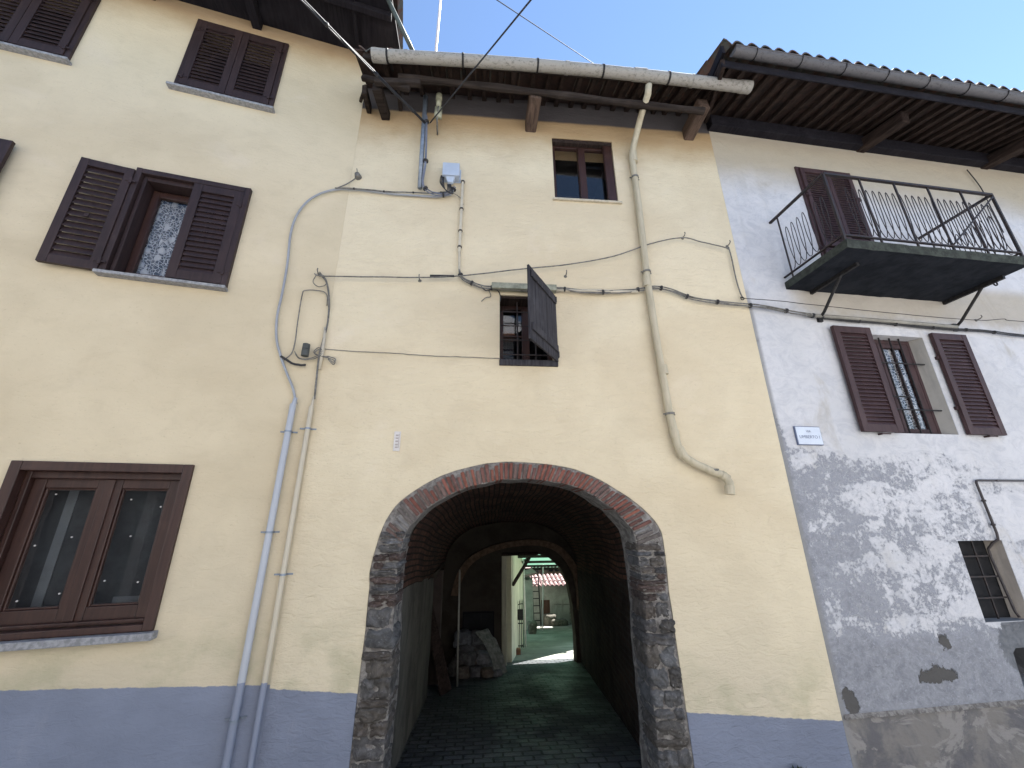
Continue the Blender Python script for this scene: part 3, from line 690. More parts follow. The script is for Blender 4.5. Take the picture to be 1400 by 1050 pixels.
lw.quad((-.74, 3.38, -1), (-1.9, 3.38, -1), (-1.9, 3.38, 1.6), (-.74, 3.38, 1.6), uv=[(0, 0), (1, 0), (1, 1), (0, 1)])
lw.quad((-1.9, 3.38, -1.2), (-1.9, 5.6, -1.2), (-1.9, 5.6, 1.6), (-1.9, 3.38, 1.6), uv=[(0, 0), (1, 0), (1, 1), (0, 1)])
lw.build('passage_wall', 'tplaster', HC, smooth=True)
# niche ceiling at left rear
nc = MB(); nc.box(-1.95, -.68, 3.30, 5.6, 1.12, 1.2); nc.build('niche_ceiling', 'endwall', HC)
nc = MB(); nc.box(-.98, -.62, 4.05, 4.30, -1.0, 1.15); nc.build('brick_pier', old_plaster('brown_damp_plaster', (.07, .052, .045), (.045, .035, .03)), HC)
rw = MB(); pts = [(prof(y)[1], y) for y in [.34+i*(5.5-.34)/16 for i in range(17)]]
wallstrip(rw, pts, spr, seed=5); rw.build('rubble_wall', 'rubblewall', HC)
# end wall with the rear opening
q = [(692, 760), (720, 757), (738, 758), (752, 763), (766, 776), (777, 800), (783, 830), (787, 870)]
ro_ = []
for px, py in q: p = deep(px, py, 5.5); ro_.append((p.x, p.z))
ew = [(-2.2, -1.6), (ro_[0][0]-.02, -1.6)] + ro_ + [(2.10, -1.6), (2.9, -1.6), (2.9, 3.0), (-2.2, 3.0)]
slab('end_wall', ew, [], .3, 'endwall', HC, y0=5.48)
bw = MB(); bw.box(-1.6, 3.2, 5.2, 5.47, 3.0, 7.7); bw.build('rear_wall', 'yardwall', HC)
rb = MB(); rp = [deep(px, py, 5.30) for px, py in ((626, 815), (634, 788), (648, 769), (670, 756), (700, 748), (735, 746), (762, 755), (780, 776), (789, 805), (791, 835))]
rp = smooth_path(rp, 5); cxx = Vector((sum(q_.x for q_ in rp)/len(rp), 5.3, .4))
for a_, b_ in zip(rp, rp[1:]):
    f_ = lambda q_, k: (q_.x+(q_.x-cxx.x)*k, q_.y, q_.z+(q_.z-cxx.z)*k)
    A = [f_(a_, 0), f_(a_, .11), (f_(a_, .11)[0], 5.47, f_(a_, .11)[2]), (a_.x, 5.47, a_.z)]; B = [f_(b_, 0), f_(b_, .11), (f_(b_, .11)[0], 5.47, f_(b_, .11)[2]), (b_.x, 5.47, b_.z)]
    rb.solid(A, B)
rb.build('inner_arch', simple('dusty_brown_brick', (.16, .105, .07), .9, .5, 14, bump=.01), HC)
# pale plaster jamb of rear opening
jb = MB(); jb.box(ro_[0][0]-.10, ro_[0][0]+.012, 5.46, 5.80, -1.6, ro_[0][1]+.01); jb.build('rear_jamb', 'yardwall', HC, bevel=.02)
lt = MB(); lt.bar((ro_[0][0]-.1, 5.45, ro_[0][1]+.035), (1.35, 5.45, ro_[0][1]+.045), .08, .06); lt.build('rear_lintel', 'rafter', HC, bevel=.01)

# windows of the middle house
w = empty('window', (1.3375, 0, 5.955), parent=HC, label='small bare window with chestnut frame under the eaves')
f = MB(); frame(f, -.42, .42, .004, 1.063, .07, .13, .045, .09, .03); f.box(-.055, .04, .055, .13, .03, .98); f.box(.30, .418, .02, .07, .01, 1.06)
f.build('frame', 'casement', w, bevel=.005)
pane(-.38, -.055, .03, .98, .10, w); pane(.04, .38, .03, .98, .10, w)
f = MB(); f.box(-.4215, .4215, .012, .068, 1.0, 1.0645); f.build('lintel', 'rafter', w)
s = MB(); s.box(-.45, .46, -.03, .1, -.028, .003); s.build('sill', 'cream_sill', w, bevel=.004)
dark_room(-.42, .42, 0, 1.06, .15, w)
w = empty('window', (.52, 0, 3.675), parent=HC, label='small barred window with a plank shutter swung out')
f = MB(); frame(f, -.312, .312, .02, .82, .20, .25, .05, .06, .05); f.box(-.04, .045, .19, .25, .07, .76); f.box(-.26, -.04, .21, .24, .40, .42)
f.build('frame', 'casement', w, bevel=.004)
pane(-.265, -.04, .07, .765, .225, w); pane(.045, .265, .07, .765, .225, w)
f = MB(); f.box(-.3145, .3145, .02, .198, .80, .8295); f.build('lintel', 'rafter', w)
gr = MB()
for x in (-.105, .105): gr.tube([(x, .10, .0), (x, .10, .83)], .009, 8)
for z in (.12, .30, .48, .66): gr.tube([(-.315, .085, z), (.315, .085, z)], .008, 8)
gr.build('grille', 'rust', w)
s = MB(); s.box(-.318, .33, -.025, .19, -.05, .02); s.build('sill', 'greywood', w, bevel=.006)
dark_room(-.31, .31, 0, .82, .26, w)
sh = MB()
hx, fx, fy = .315, .45-.52, -.59; L_ = math.hypot(fx-hx, fy); dx, dy = (fx-hx)/L_, fy/L_; nx, ny = -dy, dx
def SP(u, t, z): return (hx+dx*u+nx*t, -.01+dy*u+ny*t, z)
n = 5
for k in range(n):
    u0, u1 = L_*k/n+.002, L_*(k+1)/n-.002; tt = random.uniform(-.003, .003)
    sh.solid([SP(u0, tt, 0), SP(u1, tt, 0), SP(u1, .024+tt, 0), SP(u0, .024+tt, 0)], [SP(u0, tt, .83), SP(u1, tt, .83), SP(u1, .024+tt, .83), SP(u0, .024+tt, .83)])
for z in (.10, .70): sh.solid([SP(.03, .026, z), SP(L_-.03, .026, z), SP(L_-.03, .045, z), SP(.03, .045, z)], [SP(.03, .026, z+.08), SP(L_-.03, .026, z+.08), SP(L_-.03, .045, z+.08), SP(.03, .045, z+.08)])
for z in (.05, .74): sh.box(hx-.01, hx+.03, -.045, .0, z, z+.07)
sh.build('shutter', 'greywood', w, bevel=.004)

# eaves of the middle house
def czs(off): return 7.70-.36*off
ev = MB(); ev.solid([(XL+.02, .30, czs(-.3)), (XL+.04, -.60, czs(.6)), (XR+.02, -.60, czs(.6)), (XR-.02, .30, czs(-.3))], [(XL+.02, .30, czs(-.3)+.03), (XL+.04, -.60, czs(.6)+.03), (XR+.02, -.60, czs(.6)+.03), (XR-.02, .30, czs(-.3)+.03)])
ev.build('eaves_boards', 'eavestile', HC)
x = XL+.2
while x < XR-.05:
    j = random.uniform(-.025, .025)
    rf = MB(); rf.bar((x+j, .1, czs(-.1)-.045), (x+j+random.uniform(-.02, .02), -.56, czs(.56)-.045), .062, .075); x += .205+random.uniform(-.02, .02)
    rf.build('rafter', 'rafter', HC, bevel=.008)
pu = MB()
a, bq, c = PC.at(545, 106, .45), PC.at(765, 130, .45), PC.at(962, 152, .45)
pp = smooth_path([a, a.lerp(bq, .5)+Vector((0, 0, .01)), bq, bq.lerp(c, .5)+Vector((0, 0, -.012)), c], 5)
pu.tube(pp, [.045+.006*math.sin(i*1.3) for i in range(len(pp))], 9)
pu.build('purlin', 'beamx', HC, smooth=False)
pu = MB(); pu.bar((XL+.15, -.565, czs(.56)-.035), (XR+.05, -.565, czs(.56)-.035), .03, .13); pu.build('fascia_board', 'beamx', HC)
for x, zz in ((.62, 7.16), (2.90, 7.22)):
    bm_ = MB(); bm_.bar((x, .1, zz+.02), (x+.02, -.42, zz+.10), .15, .21); bm_.build('corbel_beam', 'beamend', HC, bevel=.02)                                                # decayed beam ends at the left corner
for pa, oa, pb, ob, ww, hh in (((528, 160), .0, (515, 118), .42, .11, .13), ((505, 150), .02, (498, 122), .36, .06, .12), ((512, 112), .48, (575, 114), .46, .07, .08), ((495, 106), .42, (560, 122), .44, .06, .07), ((548, 150), .02, (545, 120), .3, .05, .08), ((493, 138), .05, (500, 118), .3, .04, .06)):
    bm_ = MB(); bm_.bar(PC.at(*pa, oa), PC.at(*pb, ob), ww, hh); bm_.build('decayed_beam', 'beamx', HC, bevel=.012)
gt = MB(); gp = [(-1.36, 7.325), (-.6, 7.36), (.3, 7.385), (1.2, 7.39), (2.2, 7.365), (3.37, 7.315)]
gpp = smooth_path([(x, -.66, z) for x, z in gp], 8); gt.tube(gpp, .069, 18)
gt.build('gutter', 'gutterC', HC, smooth=True)
for x, l in ((-1.37, .17), (.98, .045), (-.02, .0), (1.86, .16), (2.62, .03), (3.27, .14)):
    z = min(gpp, key=lambda p: abs(p.x-x)).z
    if l: gt = MB(); gt.tube([(x, -.66, z), (x+l, -.66, z)], .075, 18); gt.build('gutter_collar', 'gutterC', HC)
for x in (-1.2, -.3, .62, 1.45, 2.3):
    z = min(gpp, key=lambda p: abs(p.x-x)).z
    gt = MB(); gt.tube([(x, -.66, z), (x+.022, -.66, z)], .077, 18); gt.bar((x+.01, -.60, z+.07), (x+.01, -.4, z+.14), .025, .008); gt.build('gutter_strap', 'iron', HC)
# downpipe
dp = MB(); top = PC.at(887, 116, .62)
path = [top, PC.at(886, 128, .58), PC.at(876, 160, .30), PC.at(866, 200, .09), PC.at(864, 215, .065), PC.at(873, 280, .065), PC.at(886, 390, .065), PC.at(900, 480, .065), PC.at(914, 560, .065), PC.at(926, 608, .065), PC.at(932, 622, .07), PC.at(950, 634, .07), PC.at(975, 645, .07), PC.at(990, 650, .075), PC.at(997, 660, .09), PC.at(998, 674, .10)]
dp.tube(path, .041, 14)
dp.build('downpipe', 'downpipe', HC, smooth=True)
for (px, py, qx, qy, off) in ((865, 206, 867, 222, .067), (906, 500, 908, 512, .065), (921, 588, 923, 598, .065), (928, 612, 935, 625, .07), (884, 378, 885, 392, .065), (986, 649, 995, 655, .075), (997, 664, 998, 676, .1)):
    dc = MB(); dc.tube([PC.at(px, py, off), PC.at(qx, qy, off)], .047, 14); dc.build('pipe_collar', 'downpipe', HC)
for px, py in ((868, 243), (884, 372), (916, 566), (976, 643)):
    p = PC.at(px, py, .065); dc = MB(); dc.tube([p-Vector((0, 0, .012)), p+Vector((0, 0, .012))], .050, 12); dc.bar(p+Vector((-.07, 0, 0)), p+Vector((.07, .03, 0)), .012, .012); dc.build('pipe_clamp', 'palecable', HC)
tiles('roof_tiles', XL+.1, XR, -.62, 7.47, 2.7, 8.9, HC); tiles('roof_tiles', XL+.1, XR, 6.1, 7.4, 2.7, 8.9, HC)

# ---- right house
v1 = PR.sz(1383, 890); 
slab('wall', [(.001, -1.4), (12, -1.4), (12, 8.0), (.001, 8.0)], [rect(1.50, 2.38, 2.945, 4.20), rect(1.26, 2.15, 4.93, 6.84), rect(1.85, 2.42, 1.03, 1.79), [(2.03, .48), (2.5, .48), (2.5, .80), (2.10, .80), (2.05, .76)]], T, 'limewash', HR)
b = MB(); b.box(.0, .3, T, 6, -1.4, 8.0); b.box(11.7, 12, T, 6, -1.4, 8.0); b.box(.3, 11.7, 5.7, 5.99, -1.4, 8.0); b.build('rear_wall', 'yardwhite', HR)
lg = MB(); lg.solid([(.02, -.002, .36), (11, -.002, .36), (11, -.018, .352), (.02, -.018, .352)], [(.02, -.002, .385), (11, -.002, .385), (11, -.010, .372), (.02, -.010, .372)]); lg.build('plinth_ledge', 'mortar', HR)
vb = MB(); vb.quad((1.9, .34, .3), (2.6, .34, .3), (2.6, .34, .9), (1.9, .34, .9)); vb.build('vent_recess', 'dark', HR, fix=False)
# barred window with folded-back shutters
w = empty('window', (1.94, 0, 2.945), parent=HR, label='barred window with lace curtain between folded-back shutters')
f = MB(); frame(f, -.44, .375, .0, 1.25, .115, .17, .04, .05, .04)
for a, bb, w0, w1 in ((-.40, -.125, .02, .075), (-.121, .335, .075, .085)):
    f.box(a, a+w0, .12, .165, .04, 1.20); f.box(bb-w1, bb, .12, .165, .04, 1.20); f.box(a+w0, bb-w1, .122, .163, .04, .085); f.box(a+w0, bb-w1, .122, .163, 1.14, 1.20)
f.box(.098, .122, .122, .15, .085, 1.14)
f.build('casement', 'shutterR', w, bevel=.004)
pane(-.38, -.20, .08, 1.15, .145, w); pane(-.046, .25, .08, 1.15, .145, w); curtain(-.40, .30, .04, 1.17, .178, w)
rv = MB(); rv.solid([(.437, .003, .001), (.437, .12, .001), (.37, .12, .001)], [(.437, .003, 1.254), (.437, .12, 1.254), (.37, .12, 1.254)]); rv.build('reveal', old_plaster('grey_reveal_plaster', (.36, .34, .31), (.30, .285, .26), .004), w)
gr = MB()
for x in (-.125, .03, .17): gr.tube([(x, .075, .0), (x, .075, 1.255)], .009, 8)
for z in (.305, .905): gr.tube([(-.44, .06, z), (.41, .06, z)], .009, 8)
gr.tube([(-.25, .07, .47), (.06, .07, .47)], .009, 8)
gr.build('grille', 'iron', w); dark_room(-.44, .31, 0, 1.25, .24, w)
for x0, x1, yy, lb in ((-.92, -.40, -.075, 'brown shutter folded back left of the barred window'), (.53, 1.05, -.055, 'brown shutter folded back right of the barred window')):
    l = MB(); leaf(l, x0, -.005, x1-x0, 1.31, yy, th=.042, sp=.046, stile=.075, rb=.085, rt_=.085, open_=.85)
    hx = x1 if x0 < 0 else x0
    for z in (.3, .95): l.box(hx-.02, hx+.03, yy+.02, 0, z, z+.04)
    l.box((x0+x1)/2-.01, (x0+x1)/2+.01, -.05, .0, -.03, -.01); l.box((x0+x1)/2-.06, (x0+x1)/2+.06, -.09, -.075, -.035, -.022)
    l.build('shutter', 'shutterR', w, bevel=.004, label=lb)
# balcony door
w = empty('balcony_door', (1.705, 0, 4.93), parent=HR)
f = MB(); frame(f, -.455, .455, .0, 1.93, -.02, .06, .04, .04, .04); f.build('frame', 'shutterR', w, bevel=.003)
for a, bb in ((-.413, -.003), (.003, .413)):
    l = MB(); leaf(l, a, .04, bb-a, 1.85, -.045, sp=.04, stile=.06, mid=.55, open_=.6); hinge(l, a+.01 if a < -.1 else bb-.01, .5, -.045); hinge(l, a+.01 if a < -.1 else bb-.01, 1.4, -.045); l.build('shutter', 'shutterR', w, bevel=.002)
dark_room(-.44, .44, 0, 1.9, .1, w, .3)
# balcony
bal = empty('balcony', (0, 0, 4.86), parent=HR)
bx0, bx1, bd, zs = .585, 2.98, .825, 4.86
sl = MB(); nx_ = 30
def rag(x, k): return .012*noise.noise(Vector((x*6, k, 0)))
for i in range(nx_):
    xa, xb = bx0+(bx1-bx0)*i/nx_, bx0+(bx1-bx0)*(i+1)/nx_
    for sgn, zf in ((0, lambda x, y: zs-.10+rag(x, 3)-4.86+.004*noise.noise(Vector((x*5, y*9, 2)))), (1, lambda x, y: zs-4.86)):
        for k in range(6):
            y0_, y1_ = -bd*k/6, -bd*(k+1)/6
            sl.quad((xa, y0_, zf(xa, y0_)), (xb, y0_, zf(xb, y0_)), (xb, y1_, zf(xb, y1_)), (xa, y1_, zf(xa, y1_)), m=0)
    sl.quad((xa, -bd, zs-.10+rag(xa, 3)-4.86), (xb, -bd, zs-.10+rag(xb, 3)-4.86), (xb, -bd-.015+rag(xb, 8), 0), (xa, -bd-.015+rag(xa, 8), 0), m=1)
for x in (bx0, bx1): sl.quad((x, 0, -.10), (x, -bd, -.10+rag(x, 3)), (x, -bd-.015, 0), (x, 0, 0), m=1)
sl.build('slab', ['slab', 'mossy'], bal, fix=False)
rl = MB(); zt, zb = .93, .075
fr = -bd+.015
for z, r in ((zt, .016), (zb, .011)):
    rl.bar((bx0+.02, -.0, z), (bx0+.02, fr, z), r*2, r*1.6); rl.bar((bx0+.02, fr, z), (bx1-.02, fr, z), r*2, r*1.6); rl.bar((bx1-.02, fr, z), (bx1-.02, .0, z), r*2, r*1.6)
n = 6
for i in range(n):
    x = bx0+.02+(bx1-bx0-.04)*i/(n-1)
    r = .012 if i in (0, n-1) else .008
    rl.bar((x, fr, -.02), (x, fr, zt), r*2, r*2)
for x in (bx0+.02, bx1-.02): rl.bar((x, -.12, -.02), (x, -.12, zt), .014, .014)
rl.build('railing', 'rust', bal)
def loops(p0, p1, za, zb_, n):
    p0, p1 = Vector(p0), Vector(p1); out = []; N = n*22
    for i in range(N+1):
        t = i/N; ph = t*n*2*math.pi
        u = t + (.50/n)*math.sin(ph)
        out.append(p0.lerp(p1, u)+Vector((0, 0, (za+zb_)/2-(zb_-za)/2*math.cos(ph))))
    return out
sc = MB()
sc.tube(loops((.70+.10, fr, 0), (bx1-.12, fr, 0), .10, .76, 23), .0046, 5)
sc.tube(loops((bx0+.02, -.16, 0), (bx0+.02, fr+.06, 0), .10, .70, 7), .0046, 5)
sc.tube(loops((bx1-.02, -.16, 0), (bx1-.02, fr+.06, 0), .10, .70, 7), .0046, 5)
sc.build('railing_scrolls', 'rust', bal)
for i, x in enumerate((.93, 2.93)):
    bk = MB(); bk.bar((x, 0, -.122), (x, -.62, -.122), .035, .045)
    bk.tube([(x, -.012, -.50), (x, -.10, -.44), (x, -.42, -.12)], .017, 8); bk.box(x-.03, x+.03, -.03, .0, -.54, -.44); bk.build('bracket', 'iron', bal)
dg = MB(); dg.bar((2.02, fr-.02, .09), (2.95, fr-.005, zt-.04), .014, .014); dg.build('diagonal_brace', 'rust', bal)
tb = MB(); tb.tube([(2.985+.03*math.cos(a/8*math.pi), -.5, -.13+.03*math.sin(a/8*math.pi)) for a in range(17)], .008, 6); tb.build('hook_ring', 'iron', bal)
# little window and gas pipe
w = empty('window', (2.13, 0, 1.03), parent=HR, label='small dark barred opening at street level')
gr = MB()
for z in (.20, .40, .60): gr.bar((-.28, .08, z), (.20, .08, z), .012, .014)
gr.bar((.02, .09, 0), (.02, .09, .76), .014, .014); gr.build('grille', 'rust', w)
rv = MB(); rv.solid([(.288, .003, .001), (.288, .12, .001), (.225, .12, .001)], [(.288, .003, .758), (.288, .12, .758), (.225, .12, .758)]); rv.build('reveal', old_plaster('beige_reveal_plaster', (.34, .30, .26), (.25, .22, .19), .012), w)
s = MB(); s.box(-.284, .284, .002, .3, -.02, .004); s.build('sill', old_plaster('cement_patch', (.19, .20, .21), (.15, .155, .165), .01), w)
s = MB(); s.box(-.284, .284, .13, .15, .0, .76); s.build('dark_room', 'dark', w)
# eaves of the right house
def rzs(off): return 7.66-.34*off
ev = MB()
ev.solid([(-.02, .3, rzs(-.3)), (-.42, -.88, rzs(.88)), (12, -.88, rzs(.88)), (12, .3, rzs(-.3))], [(-.02, .3, rzs(-.3)+.025), (-.42, -.88, rzs(.88)+.025), (12, -.88, rzs(.88)+.025), (12, .3, rzs(-.3)+.025)])
ev.build('eaves_boards', 'eavestile', HR)
x = -.25
while x < 7:
    rf = MB(); rf.bar((x+.10, .05, rzs(-.05)-.035), (x+random.uniform(-.03, .03), -.86, rzs(.86)-.035), .06, .065); x += .19+random.uniform(-.02, .02)
    rf.build('rafter', 'rafter', HR, bevel=.006)
rf = MB(); rf.bar((-.03, -.02, 7.56), (-.40, -.88, rzs(.88)-.04), .05, .12)
rf.build('rafter', 'rafter', HR, bevel=.006)
for q1, q2, ww, hh, nm in (((-.02, -.05, 7.46), (11, -.05, 7.46), .12, .20, 'wall_piece'), ((-.42, -.87, rzs(.87)-.03), (11, -.87, rzs(.87)-.03), .025, .12, 'fascia_board')):  # wall-top bar added to stand in for the shaded, unpainted band
    rf = MB(); rf.bar(q1, q2, ww, hh); rf.build(nm, 'darkbeam', HR, bevel=.01)
for x in (2.55, 4.85, 7.1):
    rf = MB(); rf.bar((x-.04, .1, 7.44), (x+.03, -.60, 7.33), .14, .17); rf.build('corbel_beam', 'rafter', HR, bevel=.012)
gt = MB(); gz_ = lambda x: 7.42-.004*x
# half round gutter
def halfgutter(m, x0, x1, y, z, r, seg=12, t=.004):
    for i in range(seg):
        a0, a1 = math.pi+math.pi*i/seg, math.pi+math.pi*(i+1)/seg
        c = lambda a, rr, x, zz: (x, y+rr*math.cos(a), zz+rr*math.sin(a))
        m.quad(c(a0, r, x0, z), c(a1, r, x0, z), c(a1, r, x1, z), c(a0, r, x1, z)); m.quad(c(a0, r-t, x0, z), c(a1, r-t, x0, z), c(a1, r-t, x1, z), c(a0, r-t, x1, z))
        m.quad(c(a0, r, x0, z), c(a1, r, x0, z), c(a1, r-t, x0, z), c(a0, r-t, x0, z))
    m.tube([(x0, y-r, z), (x1, y-r, z)], .009, 6)
halfgutter(gt, -.30, 11, -.960, 7.45, .064)
gt.quad((-.298, -1.02, 7.45), (-.298, -.90, 7.45), (-.298, -.93, 7.395), (-.298, -.99, 7.392)); gt.build('gutter', 'gutterR', HR, smooth=False, fix=False)
for i in range(12):
    x = -.02+i*.62; gt = MB()
    for k in range(10):
        a0, a1 = math.pi+math.pi*k/10, math.pi+math.pi*(k+1)/10
        gt.bar((x, -.960+.067*math.cos(a0), 7.45+.067*math.sin(a0)), (x, -.960+.067*math.cos(a1), 7.45+.067*math.sin(a1)), .02, .004, up=(1, 0, 0))
    gt.build('gutter_strap', 'iron', HR)
tiles('roof_tiles', -.40, 12, -.98, 7.545, 2.9, 8.95, HR); tiles('roof_tiles', 0, 12, 6.5, 7.6, 2.9, 8.95, HR)
vg = MB(); vg.solid([(-.44, -.95, 7.40), (-.40, -.95, 7.40), (-.01, .25, 7.80), (-.05, .25, 7.80)], [(-.44, -.95, 7.53), (-.40, -.95, 7.53), (-.01, .25, 7.93), (-.05, .25, 7.93)]); vg.build('verge_board', 'darkbeam', HR)

# ------------------------------------------------------------------ cables, boxes and small fixings (each its own thing)
def line(name, pts, r, mat, label, cat, off=.03, n=6, group=None, wall=on_wall, strands=1, spread=.012, seg=7, ties=None):
    P = [wall(p[0], p[1], p[2] if len(p) > 2 else off) for p in pts]; P = smooth_path(P, n); m = MB()
    for s_ in range(strands):
        ph = s_*2.1; Q = []
        for i, p in enumerate(P):
            a = ph+i*.11
            q_ = p + (Vector((math.cos(a)*.3, math.cos(a)*.25, math.sin(a)))*spread if strands > 1 else Vector()) + Vector((0, 0, .004*noise.noise(Vector((i*.4, s_*5, 1)))))
            Q.append(q_)
        m.tube(Q, r, seg)
    if ties:
        for i in range(3, len(P)-2, ties):
            t = (P[i+1]-P[i-1]).normalized()*.010; m.tube([P[i]-t, P[i]+t], (r+spread*1.15 if strands > 1 else r*1.5), 8, m=1)
    mats = [mat, 'blackcable' if ties else mat]
    return m.build(name, mats, None, smooth=True, center=True, label=label, cat=cat, group=group)

# steel mast tube on wall and its bundle
m = MB(); m.tube([PC.at(582, 132, .16), PC.at(579, 175, .10), PC.at(574, 257, .07)], .030, 14); m.build('steel_tube', 'zinc', None, smooth=True, center=True, label='upright galvanised tube carrying cables down the wall under the eaves', cat='pipe')
MAT['tubecable'] = simple('light_grey_cable_sheath', (.20, .22, .28), .55, .3, 9)
line('cable_bundle', [(583, 158, .14), (583, 180, .12), (582, 220, .11), (578, 250, .10), (588, 262, .08), (606, 266, .06), (617, 262, .06), (622, 256, .07)], .0065, 'tubecable', 'grey cables strapped to the steel tube and looping into the junction box', 'cable', strands=4, spread=.024, ties=9)
m = MB()
bx, bz = PC.sz(617, 236, .06)
m.box(bx-.105, bx+.105, -.12, -.012, bz-.10, bz+.10, 0); m.box(bx-.12, bx+.12, -.012, -.002, bz-.11, bz+.11)
jb_ = m.build('junction_box', 'box', None, bevel=.02, center=True, label='light grey plastic junction box beside the steel tube', cat='junction box')
m = MB(); px_, pz_ = bx-.005, bz-.10
m.solid([(px_-.06, -.10, pz_), (px_+.06, -.10, pz_), (px_+.06, -.03, pz_), (px_-.06, -.03, pz_)], [(px_-.03, -.085, pz_-.08), (px_+.03, -.085, pz_-.08), (px_+.03, -.045, pz_-.08), (px_-.03, -.045, pz_-.08)])
o = m.build('cable_gland', 'box', None, bevel=.004); o.parent = jb_; o.location = -jb_.location
m = MB()
for k in range(5): m.tube(smooth_path([PC.at(603+k, 240, .08), PC.at(602+k*1.5, 250+k*2, .1), PC.at(611+k*2, 261+k, .09), PC.at(612+k, 252, .08)], 5), .0055, 6)
m.build('cable', 'blackcable', None, smooth=True, center=True, label='dark cable tails knotted under the grey junction box', cat='cable')
# ceramic insulator bracket
m = MB(); p = PC.at(600, 138, .22)
m.tube([p+Vector((0, 0, -.10)), p+Vector((0, 0, -.02)), p+Vector((0, 0, .0)), p+Vector((0, 0, .02)), p+Vector((0, 0, .10)), p+Vector((0, 0, .12))], [.03, .038, .025, .042, .042, .025], 14)
m.tube([p+Vector((0, 0, -.10)), p+Vector((-.01, .02, -.3)), p+Vector((-.02, .21, -.34))], .012, 8, m=1); m.box(p.x-.045, p.x+.045, p.y+.0, p.y+.05, p.z-.27, p.z-.1, 0)
m.build('insulator', ['ceramic', 'palecable'], None, smooth=True, center=True, label='yellowed ceramic insulator on a bracket under the eaves', cat='insulator')
# spans through the air
def span(name, a, b, r, mat, label, sag=.05, strands=1, sp=.012, ties=0):
    a, b = Vector(a), Vector(b); P = []; n = 30
    for i in range(n+1):
        t = i/n; P.append(a.lerp(b, t)-Vector((0, 0, sag*4*t*(1-t))))
    m = MB()
    for s_ in range(strands): m.tube([p+Vector((math.cos(s_*2.1+i*.35), 0, math.sin(s_*2.1+i*.35)))*sp for i, p in enumerate(P)] if strands > 1 else P, r, 6)
    if ties:
        for i in range(2, n, ties): 
            t = (P[i+1]-P[i-1]).normalized()*.012; m.tube([P[i]-t, P[i]+t], r+sp*1.1, 8, m=1)
    m.build(name, [mat, 'blackcable'], None, smooth=True, center=True, label=label, cat='cable')
A = PC.at(581, 168, .16); B = CAM+(fw+rt*((405-700)/F)-up*((-8-525)/F))*3.2
B2 = A+(B-A)*2.1
span('overhead_cable', A, B2, .007, 'greycable', 'thick twisted grey cable bundle crossing the street from the steel tube', 0.0, 3, .012, 5)
A = PC.at(588, 168, .14); B = CAM+(fw+rt*((729-700)/F)-up*((-4-525)/F))*3.4
span('overhead_cable', A, A+(B-A)*1.9, .008, 'greycable', 'single grey cable rising from the insulator bracket over the gutter', 0.0)
A = CAM+(fw+rt*((834-700)/F)-up*((102-525)/F))*7.5; B = CAM+(fw+rt*((675-700)/F)-up*((-3-525)/F))*5.0
span('overhead_cable', A+(A-B)*.25, B+(B-A)*.3, .006, 'greycable', 'thin grey wire high in the sky above the middle roof', 0.0)
# antenna mast behind the gutter
a = deep(593, 95, .9); m = MB(); m.tube([a-Vector((0, 0, 1.0)), a+Vector((0.02, 0, 2.4))], .022, 10); m.build('antenna_mast', 'white', None, smooth=True, center=True, label='thin pale pole rising from the middle roof into the sky', cat='pole')
a = PL.at(524, -14, .80); b_ = PC.at(572, 86, .35); m = MB(); m.tube([a+(a-b_)*.15, b_+(b_-a)*.05], .028, 12); m.build('overflow_pipe', simple('greenish_grey_pipe', (.07, .09, .09), .5, .2, 6), None, smooth=True, center=True, label='slanting grey-green pipe beside the left eaves corner', cat='pipe')

# left wall runs
line('cable', [(617, 266), (597, 269), (575, 268), (545, 266), (510, 262), (485, 259), (462, 259), (440, 264), (420, 276), (405, 296), (397, 322), (393, 360), (386, 400), (379, 432), (378, 462), (384, 488), (392, 510), (400, 530), (405, 552)], .0125, 'greypvc', 'blue-grey cable curving from the junction box down to the grey conduit', 'cable', off=.028, n=5)
line('cable', [(612, 262, .05), (590, 264), (560, 263), (530, 262), (500, 259), (470, 257), (458, 257)], .008, 'palecable', 'thin dusty cable strapped along the grey cable under the steel tube', 'cable', off=.05, ties=8)
line('cable', [(461, 257), (475, 251), (487, 243), (492, 238)], .007, 'palecable', 'short frayed cable stub beside the upper cable bend', 'cable', off=.03)
m = MB(); p = on_wall(489, 240, .03); m.tube([p+Vector((0, .03, 0)), p+Vector((.0, -.03, 0))], [.045, .03], 10); m.tube([p, p+Vector((-.015, -.02, .09))], .006, 6); m.build('hook', 'palecable', None, center=True, label='rusty wall hook in a mortar lump at the upper cable bend', cat='hook')
def lpt(x, z, off): return PL.w(x, off, z)
zc = PL.sz(405, 550)[1]
m = MB(); m.tube([lpt(-.174, 3.20, .045), lpt(-.18, 3.14, .045), lpt(-.185, 3.13, .045), lpt(-.205, .3, .045), lpt(-.205, -.3, .045)], [.018, .020, .029, .029, .029], 14)
m.build('conduit_pipe', painted_pipe('grey_conduit_paint', (.43, .445, .475), .79+.34), None, smooth=True, center=True, label='thick light grey conduit running down the wall to the street', cat='pipe', group='conduits beside the archway')
m = MB(); m.tube([lpt(-.012, 3.23, .03), lpt(-.018, 3.14, .03), lpt(-.02, 3.12, .035), lpt(-.04, .3, .035), lpt(-.04, -.3, .035)], [.011, .013, .023, .023, .023], 14)
m.build('conduit_pipe', painted_pipe('cream_conduit_paint', (.53, .47, .36), .77+.34), None, smooth=True, center=True, label='cream conduit running down beside the thicker grey one', cat='pipe', group='conduits beside the archway')
